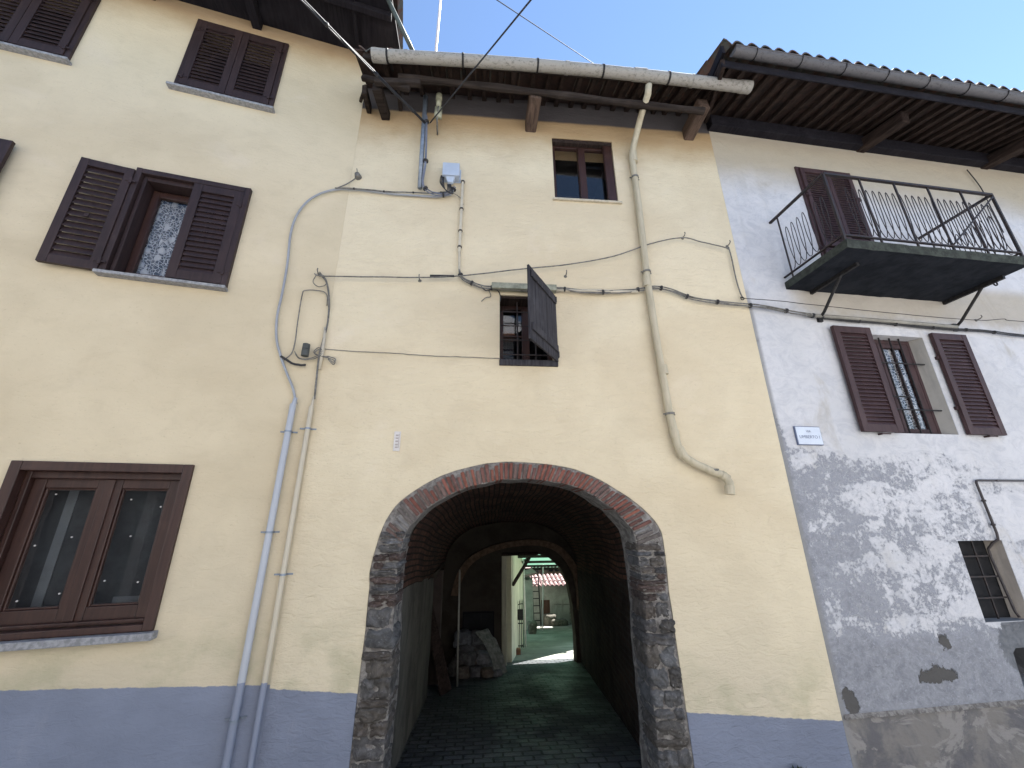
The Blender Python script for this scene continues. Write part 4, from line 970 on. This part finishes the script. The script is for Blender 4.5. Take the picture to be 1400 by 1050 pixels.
for x, z, off, r in ((-.187, 2.86, .045, .034), (-.195, 1.95, .045, .034), (-.203, .58, .045, .034), (-.022, 2.90, .035, .028), (-.03, 1.60, .035, .028)):
    m = MB(); m.tube([lpt(x, z-.009, off), lpt(x, z+.009, off)], r, 14); m.bar(lpt(x-.075, z, .01), lpt(x+.075, z, .01), .012, .014)
    nm = 'grey' if off > .04 else 'cream'
    o = m.build('pipe_clamp', 'zinc', None, center=True, label=f"metal clamp holding the {nm} conduit at {'head height' if 1.5 < z < 2.2 else ('the blue plinth' if z < 1 else 'its upper end')}", cat='clamp', group='clamps on the conduits')
# wire rack, hooks, cylinder joint
line('cable', [(388, 492), (398, 484), (403, 470), (407, 440), (413, 404), (418, 397), (440, 398), (447, 404), (447, 418)], .006, 'palecable', 'thin buff cable forming an upright loop on the wall', 'cable', off=.03, n=4)
line('cable', [(437, 373), (446, 385), (450, 410), (448, 440), (442, 465), (436, 490), (430, 545)], .006, 'palecable', 'thin cable dropping from the upper hook into the cream conduit', 'cable', off=.035, strands=3, spread=.012)
m = MB(); m.tube([on_wall(445, 448, .03), on_wall(441, 480, .03), on_wall(437, 505, .03)], [.014, .018, .014], 8); m.build('cable_sleeve', 'creampvc', None, smooth=True, center=True, label='narrow cream sleeve over the wires above the cream conduit', cat='conduit')
m = MB(); p = on_wall(418, 478, .07); m.tube([p-Vector((0, 0, .075)), p-Vector((0, 0, .07)), p-Vector((0, 0, .005)), p, p+Vector((0, 0, .005)), p+Vector((0, 0, .06)), p+Vector((0, 0, .068))], [.025, .037, .037, .03, .036, .036, .02], 12)
m.tube([p, p+Vector((0, .07, -.02))], .01, 6); m.build('cable_joint', simple('dark_grey_plastic', (.08, .085, .08), .5, .2), None, center=True, label='dark cylindrical cable joint hanging inside the wire loop', cat='cable joint')
line('cable', [(403, 482), (408, 490), (420, 492), (434, 488), (441, 482), (436, 476), (430, 482), (440, 486), (450, 488), (458, 492), (455, 497), (448, 490)], .005, 'palecable', 'tangled wire coils around the dark cable joint', 'cable', off=.04, n=5, strands=2, spread=.015)
line('cable', [(384, 487), (392, 492), (400, 497), (410, 499), (418, 499)], .012, 'blackcable', 'short thick dark cable bow between the grey cable and the joint', 'cable', off=.04, n=5)
line('wire', [(443, 477), (480, 480), (540, 483), (565, 485), (600, 487), (630, 488), (684, 490)], .0035, 'palecable', 'thin slack wire from the cable joint to the barred window', 'wire', off=.015)
line('cable', [(434, 374), (428, 385), (436, 392), (446, 388), (442, 376)], .005, 'palecable', 'loose wire curl at the end of the long dark cable', 'cable', off=.04)
line('cable', [(430, 374), (437, 377), (470, 378), (540, 379), (600, 379), (650, 375), (712, 368), (780, 361), (840, 350), (890, 333), (932, 325), (960, 331), (990, 338), (996, 341)], .0075, 'palecable', 'long dark cable spanning the yellow wall above the barred window', 'cable', off=.07, n=5)
m = MB(); m.tube([PC.at(588, 377, .07), PC.at(621, 377.5, .07)], .013, 8); m.build('cable_sleeve', 'blackcable', None, smooth=True, center=True, label='black splice sleeve on the long dark cable', cat='cable joint')
for i, (px, py, lb) in enumerate(((437, 376, 'hook holding the left end of the long dark cable'), (574, 384, 'bare hook under the long dark cable'), (933, 326, 'hook at the peak of the long dark cable'), (773, 378, 'bare hook right of the plank shutter'), (994, 337, 'hook holding the right end of the long dark cable'), (1334, 438, 'hook with a flap of loose plaster on the white wall below the balcony'))):
    p = on_wall(px, py, .0); m = MB(); m.tube([p+Vector((0, .02, 0)), p+Vector((0, -.05, 0)), p+Vector((0, -.075, .015)), p+Vector((0, -.07, .04))], .0065, 6); m.tube([p+Vector((0, .01, 0)), p+Vector((0, -.012, 0))], [.028, .014], 8)
    m.build('hook', 'palecable', None, center=True, label='small iron '+lb, cat='hook', group='hooks for wall cables')
line('cable', [(996, 338), (1000, 352), (1006, 380), (1012, 400), (1016, 408)], .008, 'palecable', 'cable dropping along the seam between yellow and white walls', 'cable', off=.03)
# vertical cream trunking
m = MB(); P0, P1, P2 = PC.at(633, 246, .03), PC.at(628, 345, .03), PC.at(628, 372, .03)
m.tube([P0, P1], .021, 4); m.tube([P1, P2], .014, 8); 
for t in (.03, .42, .72, .93): q = P0.lerp(P1, t); m.tube([q-Vector((0, 0, .008)), q+Vector((0, 0, .008))], .026, 8, m=1)
m.build('cable_trunking', ['creampvc', 'blackcable'], None, center=True, label='upright cream cable duct below the junction box', cat='conduit')
line('cable', [(620, 264, .05), (630, 271, .04), (633, 280, .04)], .005, 'palecable', 'thin wire from the knot to the upright cream duct', 'cable')
# main horizontal bundle
line('cable_bundle', [(628, 370), (632, 380), (645, 387), (662, 393), (690, 394), (730, 396), (765, 395), (800, 399), (840, 399), (872, 396), (895, 393), (918, 397), (945, 407), (975, 412), (1005, 416), (1040, 419), (1075, 425), (1105, 430), (1116, 433)], .0075, 'palecable', 'bundle of dusty cables crossing below the long dark cable to the white wall', 'cable', off=.05, n=5, strands=4, spread=.020, ties=7)
m = MB(); a, b_ = PC.sz(672, 394), PC.sz(757, 398); m.box(a[0], b_[0]+.02, -.085, -.004, a[1]-.045, a[1]+.03); m.build('cable_trunking', simple('weathered_grey_duct', (.34, .34, .26), .7, .4, 12), None, bevel=.005, center=True, label='weathered rectangular duct above the barred window', cat='conduit')
m = MB(); m.tube([PC.at(760, 397, .04), PC.at(872, 399, .04)], .020, 8); m.build('cable_trunking', 'creampvc', None, smooth=True, center=True, label='dusty round duct between the plank shutter and the downpipe', cat='conduit')
line('cable', [(658, 392, .04), (664, 397, .05), (672, 396, .04), (680, 397, .04), (684, 404, .03), (684, 412, .02)], .007, 'blackcable', 'cable curling round the corner of the barred window', 'cable')
line('wire', [(658, 412, .01), (664, 407, .02), (671, 405, .02), (668, 396, .03)], .005, 'palecable', 'stub of torn wire left of the barred window', 'wire')
m = MB(); m.tube([PR.at(1108, 431, .04), PR.at(1200, 438, .04), PR.at(1308, 447, .04)], .024, 10); m.build('conduit_pipe', simple('beige_grey_conduit', (.32, .30, .26), .6, .3, 6), None, smooth=True, center=True, label='beige conduit under the balcony of the white house', cat='pipe')
line('cable_bundle', [(1104, 431), (1150, 437), (1200, 441), (1250, 446), (1300, 450), (1340, 452), (1380, 457), (1430, 462)], .008, 'blackcable', 'dark cables under the beige conduit on the white wall', 'cable', off=.035, strands=3, spread=.014, ties=6)
line('wire', [(1012, 406), (1020, 408), (1060, 411), (1115, 417), (1180, 424), (1250, 431), (1310, 436), (1345, 438), (1372, 436), (1380, 438), (1430, 442)], .0045, 'blackcable', 'thin taut wire above the beige conduit on the white wall', 'wire', off=.09)
m = MB(); p = PR.at(1015, 408, .05); m.tube([p+Vector((.02*math.cos(t), -.0, .02*math.sin(t))) for t in [i*.7 for i in range(10)]], .006, 6); m.build('cable_clip', 'iron', None, center=True, label='iron ring anchoring the thin wire at the seam', cat='ring')
line('wire', [(1322, 232), (1340, 255), (1352, 278), (1372, 318)], .007, 'blackcable', 'dark wire slanting down from the right eaves behind the balcony', 'wire', off=.03)
# gas pipe
m = MB(); m.tube([PR.w(*q) for q in [(4.2, .03, 2.418), (2.36, .03, 2.418), (2.335, .03, 2.412), (2.325, .03, 2.39), (2.345, .03, 1.86), (2.34, .025, 1.80), (2.33, -.03, 1.76), (2.31, -.07, 1.70), (2.305, -.07, 1.62), (2.33, -.05, 1.10), (2.34, -.04, 1.05)]], .012, 10)
for q in ((2.6, .03, 2.418), (2.335, .03, 2.2), (2.34, .03, 1.95)):
    p = PR.w(*q); m.tube([p-Vector((0, .0, .01)), p+Vector((0, 0, .01))], .02, 8)
m.build('gas_pipe', simple('brown_painted_pipe', (.06, .05, .05), .5, .2), None, smooth=True, center=True, label='thin dark pipe bending down into the small street-level opening', cat='pipe')

# street name plate
s0, s1, z0, z1 = .205, .519, 2.783, 2.99
pl = empty('street_sign', PR.w((s0+s1)/2, 0, z0), R_(3.34), label='white enamel street name plate on the white wall', cat='sign')
hw, hh = (s1-s0)/2, z1-z0
m = MB(); m.box(-hw, hw, -.022, -.001, 0, hh); m.build('plate', 'ink', pl, bevel=.003)
m = MB(); m.box(-hw+.008, hw-.008, -.026, -.0225, .008, hh-.008); m.build('enamel_face', 'sign', pl)
def text(s_, x, z, size, parent, y=-.027, mat='ink', sx=1):
    c = bpy.data.curves.new('lettering', 'FONT'); c.body = s_; c.size = size; c.align_x = 'CENTER'; c.align_y = 'CENTER'; c.extrude = .0005; c.materials.append(MAT[mat])
    tmp = bpy.data.objects.new('tmp', c); COL.objects.link(tmp); bpy.context.view_layer.update(); me = bpy.data.meshes.new_from_object(tmp.evaluated_get(bpy.context.evaluated_depsgraph_get())); bpy.data.objects.remove(tmp); o = bpy.data.objects.new('lettering', me); COL.objects.link(o); o.parent = parent; o.location = (x, y, z); o.rotation_euler = (R_(90), 0, 0); o.scale.x = sx
text('VIA', 0, hh*.72, .036, pl, sx=1.1); text('UMBERTO I', 0, hh*.42, .047, pl, sx=1.05)
# small thermometer-like plate
m = MB(); m.box(-.032, .032, -.014, -.001, 0, .195, 0)
hp = empty('wall_piece', (-.816, 0, 2.69), 0, label='tiny upright white plate with worn print left of the arch', cat='plate'); m.build('plate', 'white', hp, bevel=.003)
m = MB()
for z in (.03, .055, .09, .12, .15): m.box(-.014, .012, -.0165, -.0142, z, z+.012)
m.box(.016, .021, -.0165, -.0142, .03, .17); m.build('worn_print', simple('faded_brown_ink', (.42, .37, .34), .7, .2), hp)
# small plant at the foot of the wall
def tuft(name, base, n, h, label, spread=.06):
    m = MB()
    for i in range(n):
        a = random.uniform(0, 6.28); l = random.uniform(.4, 1)*h; d = Vector((math.cos(a), -abs(math.sin(a)), 0)); p0 = Vector(base)+d*random.uniform(0, spread*.5)
        p1 = p0+Vector((0, 0, l))+d*spread*random.uniform(.2, 1.2); side = Vector((-d.y, d.x, 0))*random.uniform(.008, .02)
        mid = p0.lerp(p1, .55)+Vector((0, 0, .02))
        m.quad(p0, mid-side, p1, mid+side)
    m.build(name, 'moss', None, center=True, label=label, cat='plant', fix=False)
tuft('weed', PC.at(1095, 1075, .03), 90, .16, 'small green weed growing at the foot of the blue plinth', .05)

# ------------------------------------------------------------------ inside the passage
def fl(px, py):                       # on the sloping passage floor
    r = fw + rt*((px-700)/F) - up*((py-525)/F); a, b2 = -.09, .129
    return CAM + r*((a-CH+b2*4)/(r.z+b2*r.y))
p = fl(625, 939); m = MB(); m.tube([(p.x, p.y, p.z-.02), (p.x-.02, p.y+.02, 1.18)], .016, 8)
m.build('pole', simple('pale_galvanised_pole', (.34, .33, .29), .5, .3), None, smooth=True, center=True, label='slim pale pole standing in the dark passage', cat='pole')
m = MB(); a, c = fl(607, 951), Vector((-.90, 3.75, 1.0))
m.bar(a+Vector((0, 0, .02)), c, .16, .04); m.bar(a+Vector((.06, .12, .02)), Vector((-.80, 4.0, .55)), .10, .05); m.build('plank', 'rafter', None, bevel=.006, center=True, label='old planks leaning against the passage wall left of the pole', cat='planks')
rub = [(-.22, 4.55, .20, .26, .18, .16), (.02, 4.6, .22, .2, .16, .2), (.22, 4.5, .2, .18, .14, .3), (-.3, 4.8, .3, .3, .26, .4), (0, 4.85, .3, .3, .26, .1), (.28, 4.8, .28, .26, .2, .5), (-.2, 4.9, .26, .3, .22, .7), (.08, 5.0, .28, .26, .22, .3), (.3, 5.05, .22, .22, .2, .6), (-.12, 4.75, .24, .26, .2, 1), (.14, 4.78, .24, .22, .18, .2), (-.25, 5.1, .3, .3, .26, 0), (.05, 5.15, .26, .26, .24, .4), (.40, 4.55, .16, .14, .10, .4)]
lv = [0, 0, 0, 0, 0, 0, .22, .22, .2, .17, .18, .42, .42, 0]
descr = ['flat brown stone at the front of the heap', 'grey block in the middle front of the heap', 'small stone at the right front of the heap', 'large stone at the left of the heap by the pole', 'large stone in the middle of the heap', 'broad stone at the right of the heap', 'stone on the second layer at the left of the heap', 'stone on the second layer in the middle of the heap', 'stone on the second layer at the right of the heap', 'stone leaning over the front left of the heap', 'stone leaning over the front right of the heap', 'topmost stone at the left of the heap', 'topmost stone at the middle of the heap', 'smallest stone lying apart at the right of the heap']
for i, (x, y, a, b2, c, ro) in enumerate(rub):
    m = MB(); z = gz(x, y)+lv[i]+c*.45; cc = random.choice(spal); m.blob((x, y, z), (a*1.15, b2*1.1, c*1.15), 90+i, tint=cc, sub=5, pw=4, amp=.25, rot=Matrix.Rotation(ro, 3, 'Z'))
    m.build('rubble_stone', 'stone', None, smooth=True, center=True, label=descr[i]+' in the passage', cat='stone', group='stones heaped in the passage')
m = MB(); a, c = Vector((.50, 4.62, gz(.5, 4.6)+.03)), Vector((.12, 4.78, .22+gz(0, 4.8)+.5))
pth = smooth_path([c, c.lerp(a, .3)+Vector((.03, -.05, .06)), c.lerp(a, .65)+Vector((.04, -.02, .05)), a], 5)
for i in range(len(pth)-1):
    d = Vector((.11, .10, 0)); o1, o2 = .02*math.sin(i*1.3), .02*math.sin((i+1)*1.3)
    m.solid([pth[i]-d, pth[i]+d+Vector((0, 0, o1)), pth[i]+d+Vector((0, 0, o1-.03)), pth[i]-d-Vector((0, 0, .03))], [pth[i+1]-d, pth[i+1]+d+Vector((0, 0, o2)), pth[i+1]+d+Vector((0, 0, o2-.03)), pth[i+1]-d-Vector((0, 0, .03))])
m.build('sack', simple('dirty_pale_cloth', (.30, .31, .27), .8, .5, 14, bump=.01), None, center=True, label='pale dirty sheet draped over the right side of the stone heap', cat='sheet')
# dark hatch in the end wall
a, c = deep(634, 838, 5.46), deep(674, 880, 5.46); m = MB(); m.box(a.x, c.x, 5.445, 5.475, c.z, a.z, 0); frame(m, a.x-.02, c.x+.02, c.z-.02, a.z+.02, 5.42, 5.478, .025, m=1); m.box((a.x+c.x)/2+.05, (a.x+c.x)/2+.065, 5.43, 5.45, c.z, a.z, 2)
m.build('hatch', ['dark', 'darkbeam', 'iron'], HC)

# ------------------------------------------------------------------ courtyard beyond
def Y(px, py, y): return deep(px, py, y)
yw = MB(); x0 = Y(698, 800, 5.8).x; x1 = Y(717, 800, 9).x
yw.solid([(x0-.25, 5.81, -2.2), (x1-.35, 9.4, -2.4), (x1, 9.4, -2.4), (x0+.02, 5.81, -2.2)], [(x0-.25, 5.81, 1.6), (x1-.35, 9.4, 1.6), (x1, 9.4, 1.6), (x0+.02, 5.81, 1.6)])
prop(yw.build('courtyard_wall', 'yardwall', None, center=True), 'pale yellow side wall of the courtyard behind the passage', 'wall')
yr = MB(); yr.solid([(3.3, 9.2, -2.4), (4.4, 15.0, -3), (4.6, 15.0, -3), (3.5, 9.2, -2.4)], [(3.3, 9.2, .2), (4.4, 15, .0), (4.6, 15.0, .0), (3.5, 9.2, .2)])
prop(yr.build('courtyard_wall', 'yardwhite', None, center=True), 'weathered right-hand wall of the courtyard, mostly hidden by the passage', 'wall')
gt_ = empty('iron_gate', (Y(712, 880, 7.4).x, 7.4, gz(1, 7.4)), 0, label='iron gate with arched spiked top in the courtyard', cat='gate')
m = MB(); xa = Y(701, 880, 7.4).x-gt_.location.x; xb = Y(715.5, 880, 7.4).x-gt_.location.x; zt_ = Y(707, 822, 7.4).z-gt_.location.z
for i in range(7):
    x = xa+(xb-xa)*i/6; top = zt_-.18+.18*math.sin(math.pi*(i/6)*.5+.2); m.tube([(x, 0, .08), (x, 0, top), (x, 0, top+.06)], [.010, .010, .001], 6)
for z in (.12, zt_*.55): m.bar((xa, 0, z), (xb, 0, z), .02, .02)
m.tube([(xa+(xb-xa)*i/6, 0, zt_-.18+.18*math.sin(math.pi*(i/6)*.5+.2)-.06) for i in range(7)], .010, 6); m.build('bars', 'iron', gt_)
m = MB(); pa, pb = Y(706, 833, 7.36), Y(715, 847, 7.36); m.box(pa.x, pb.x, 7.30, 7.38, pb.z, pa.z)
m.build('letter_box', 'iron', None, bevel=.006, center=True, label='black letter box fixed on the iron gate', cat='letter box')
m = MB(); a, c = Y(717, 780, 8.2), Y(717, 876, 8.2); m.tube([(a.x, 8.2, gz(1, 8.2)), (a.x-.02, 8.2, a.z+.3)], .022, 8)
m.build('pole', 'white', None, smooth=True, center=True, label='white pole standing behind the iron gate', cat='pole')
m = MB(); a, c = Y(743, 770, 12.5), Y(742, 862, 12.5); m.tube([(c.x, 12.5, gz(0, 12.5)), (a.x, 12.5, a.z+.4)], .022, 8)
m.build('pole', 'white', None, smooth=True, center=True, label='thin pale post in front of the white shed', cat='pole')
ld = empty('ladder', (Y(735, 862, 13.4).x, 13.4, gz(0, 13.4)), 0, label='wooden ladder leaning on the white shed', cat='ladder')
zt2 = Y(735, 772, 14.3).z-ld.location.z; wl = (Y(739.5, 800, 14).x-Y(730.5, 800, 14).x)/2
for sx in (-1, 1): m = MB(); m.bar((sx*wl, 0, 0), (sx*wl+.05, .9, zt2), .045, .05); m.build('rail', 'greywood', ld)
m = MB()
for i in range(1, 9): t = i/9; m.bar((-wl+.05*t, .9*t, zt2*t), (wl+.05*t, .9*t, zt2*t), .03, .03)
m.build('rungs', 'greywood', ld)
shd = empty('shed', (3.2, 15, gz(0, 15)), 0, label='low white shed with pinkish tiled roof across the courtyard', cat='shed')
zr = Y(760, 800, 15).z-shd.location.z; X = lambda px: Y(px, 820, 15).x-3.2
slab('wall', [(-4.5, -.6), (X(740), -.6), (X(740), 0), (X(740), zr*.62), (X(752), zr*.62), (X(752), -.6), (3.5, -.6), (3.5, zr), (-4.5, zr)], [], .3, 'yardwhite', shd)
m = MB(); m.box(X(738), X(753), .12, .16, -.3, zr*.7); m.build('door', wood('red_brown_door', (.09, .045, .035), (.14, .075, .055)), shd)
m = MB(); m.box(X(778), X(779), -.03, 0, 0, zr*.8); m.box(X(757), X(790), -.02, 0, zr*.50-.02, zr*.5+.01); m.build('drain_line', 'mortar', shd)
zr2 = Y(760, 793, 14.7).z-shd.location.z
tiles('roof_tiles', -4.5, 3.6, -.35, zr+.02, .9, zr+.30, shd, 'pinktile')
dh = empty('courtyard_house', (3.5, 18, -2.6), 0, label='old house with timber gallery rising behind the white shed', cat='house')
m = MB(); m.box(-8, 6, .6, .9, -1, 6.5); m.build('wall', old_plaster('ochre_far_plaster', (.36, .26, .16), (.24, .16, .11)), dh)
m = MB()
for i in range(26): x = -5+i*.32; m.box(x, x+.06+.02*random.random(), .1, .16, 1.7, 3.2+random.random()*.3)
m.box(-6, 5, .05, .12, 2.2, 2.3); m.box(-6, 5, .05, .2, 1.6, 1.72); m.build('gallery_posts', 'beamend', dh)
for x in (-3.2, -1.6, .2, 1.8): m = MB(); m.box(x, x+.7, .52, .595, 2.0, 3.1); m.build('window', 'dark', dh)
m = MB(); m.box(-8, 6, -.6, .9, 6.4, 6.5); m.build('roof', 'terracotta', dh)
# second lower white building at left of the ladder
lb = empty('outbuilding', (Y(724, 830, 13).x, 13, gz(0, 13)), 0, label='small white outbuilding with sloping tiled roof left of the ladder', cat='outbuilding')
xa, xb = Y(718, 830, 13).x-lb.location.x-1.2, Y(729, 830, 13).x-lb.location.x; zt3 = Y(724, 793, 13).z-lb.location.z
m = MB(); m.box(xa, xb, 0, 1.6, -.4, zt3); m.build('wall', 'yardwhite', lb)
m = MB(); m.solid([(xa, -.2, zt3-.12), (xb+.12, -.2, zt3+.22), (xb+.12, 1.8, zt3+.22), (xa, 1.8, zt3-.12)], [(xa, -.2, zt3-.05), (xb+.12, -.2, zt3+.30), (xb+.12, 1.8, zt3+.30), (xa, 1.8, zt3-.05)]); m.build('roof', 'pinktile', lb)
# green canopy over the courtyard
cn = empty('green_canopy', (2.0, 10, -1.4), 0, label='translucent green corrugated canopy roof over the courtyard', cat='canopy')
zf_, yf = Y(745, 775, 14.2).z, 14.2
zl = lambda y: 1.42+(zf_-1.42)*(y-5.9)/(yf-5.9)
m = MB(); n = 130
for i in range(n):
    a, c = -.9+5.6*i/n, -.9+5.6*(i+1)/n; f = lambda x: .025*math.sin(x*42)
    ya_, yc_ = (max(5.9, 5.95+(x-1.75)*1.06) for x in (a, c))  # near edge cut on a diagonal to shape the sun patch
    for k in range(4):
        P = [(a, ya_+(yf-ya_)*k/4), (c, yc_+(yf-yc_)*k/4), (c, yc_+(yf-yc_)*(k+1)/4), (a, ya_+(yf-ya_)*(k+1)/4)]
        m.quad(*[(x-2.0, y-10, zl(y)+f(x)+1.4) for x, y in P])
m.build('sheet', 'green', cn, fix=False)
for y in (7.6, 9.8, 12.0, 14.1): m = MB(); m.bar((-2.9, y-10, zl(y)+1.32), (2.6, y-10, zl(y)+1.32), .06, .07); m.build('beam', 'beamx', cn)
for x in (-.6, 1.4): m = MB(); m.bar((x, -2.4, zl(7.6)+1.28), (x, 4.1, zl(14.1)+1.28), .05, .05); m.build('beam', 'beamx', cn)
m = MB(); m.bar((2.4, 4.1, -1.2), (2.4, 4.1, zl(14.1)+1.3), .08, .08); m.build('post', 'beamx', cn)
# small lean-to over the rear opening and its diagonal strut
lt_ = empty('porch_roof', (1.3, 5.85, 1.2), 0, label='narrow plank porch roof over the rear opening of the passage', cat='porch roof')
m = MB(); m.solid([(-.7, 0, .28), (3.2, 0, .28), (3.2, .47, .19), (-.7, .47, .19)], [(-.7, 0, .31), (3.2, 0, .31), (3.2, .47, .22), (-.7, .47, .22)]); m.build('planks', 'rafter', lt_)  # right end runs on unseen, added to shade the passage floor
m = MB(); a, c = Y(701, 800, 6.0), Y(724, 762, 6.4); m.bar(a-lt_.location, c-lt_.location, .05, .06); m.build('brace', 'rafter', lt_)
for i, (px, py, y, a_, b_, c_, lb) in enumerate(((752, 856, 14.4, .5, .4, .45, 'grey crate-like stone block by the shed door'), (765, 857, 14.2, .7, .3, .25, 'low rubble block right of the shed door'), (728, 872, 11.5, .3, .3, .4, 'dark stone standing by the foot of the ladder'))):
    q_ = Y(px, py, y); m = MB(); m.blob((q_.x, y, gz(1, y)+c_*.45), (a_, b_, c_), 200+i, tint=(.14, .13, .11), sub=4, pw=5, amp=.2)
    m.build('stone_block', 'stone', None, smooth=True, center=True, label=lb+' in the courtyard', cat='stone')
# brick edge at the foot of the gate wall
m = MB(); p = Y(706, 893, 6.9); m.box(p.x-.10, p.x+.10, 6.85, 7.0, gz(1, 6.9)-.05, gz(1, 6.9)+.12); m.build('brick_block', 'terracotta', None, bevel=.01, center=True, label='red brick block at the foot of the iron gate', cat='block')

# ------------------------------------------------------------------ house across the street (behind the camera): it is what the panes mirror
OH = empty('opposite_house', (0, -6.6, 0), 0, label='pale grey house across the street, mirrored in the window panes', cat='house')
slab('wall', [(-12, -1), (12, -1), (12, 7.2), (2.5, 7.2), (.5, 8.3), (-1.8, 7.2), (-12, 7.2)], [rect(-1.6, -.7, 1.0, 2.4), rect(1.4, 2.3, 1.0, 2.4), rect(-4.2, -3.3, 4.2, 5.6), rect(-1.6, -.7, 4.2, 5.6), rect(1.4, 2.3, 4.2, 5.6)], .3, 'opp', OH, y0=-.3)
m = MB(); m.box(-12, 12, -5, -4.7, -1, 7.2); m.box(-12, 12, -4.6, .35, 7.21, 7.3); m.build('roof', 'terracotta', OH)
for x in (-3.75, -1.15, 1.85):
    for z in (1.0, 4.2):
        if x < -3 and z < 2: continue
        m = MB(); frame(m, x-.45, x+.45, z, z+1.4, -.2, -.14, .07); m.box(x-.03, x+.03, -.2, -.14, z, z+1.4); m.box(x-.45, x+.45, -.29, -.27, z, z+1.4, 1); m.build('window', ['casement', 'dark'], OH)
m = MB()
m.box(-7.9, -3.3, -.02, .03, -1, 3.3)
m.build('mirrored_dark_board', 'darkbeam', OH)  # unseen, added so the street window mirrors something dark
for x in (-7.1, -6.1, -5.2, -4.55): m = MB(); m.box(x, x+.16, .031, .10, -1, 3.2); m.build('mirrored_batten', 'greywood', OH)  # unseen, added as grey stripes for the same mirrored view

# ------------------------------------------------------------------ light
to_sun = Vector((.56, .32, .92)).normalized(); el = math.asin(to_sun.z); az = math.atan2(to_sun.x, to_sun.y)
wd = bpy.data.worlds.new('World'); S.world = wd; wd.use_nodes = True; nt = wd.node_tree
sky = nt.nodes.new('ShaderNodeTexSky'); sky.sky_type = 'NISHITA'; sky.sun_disc = False; sky.sun_elevation = el; sky.sun_rotation = az
sky.air_density = 1.0; sky.dust_density = .0; sky.ozone_density = 1.8; sky.altitude = 300
nt.links.new(sky.outputs[0], nt.nodes['Background'].inputs[0]); nt.nodes['Background'].inputs[1].default_value = .05
sl_ = bpy.data.lights.new('sun', 'SUN'); sl_.energy = 5.0; sl_.angle = R_(.5); sl_.color = (1, .97, .92)
so = bpy.data.objects.new('sun', sl_); COL.objects.link(so); so.rotation_euler = to_sun.to_track_quat('Z', 'Y').to_euler()
S.view_settings.view_transform = 'Standard'; S.view_settings.look = 'None'; S.view_settings.gamma = 1; S.view_settings.exposure = 2.54
S.cycles.max_bounces = 8; S.cycles.diffuse_bounces = 5; S.cycles.transparent_max_bounces = 12; S.cycles.sample_clamp_indirect = 10
S.cycles.use_denoising = True
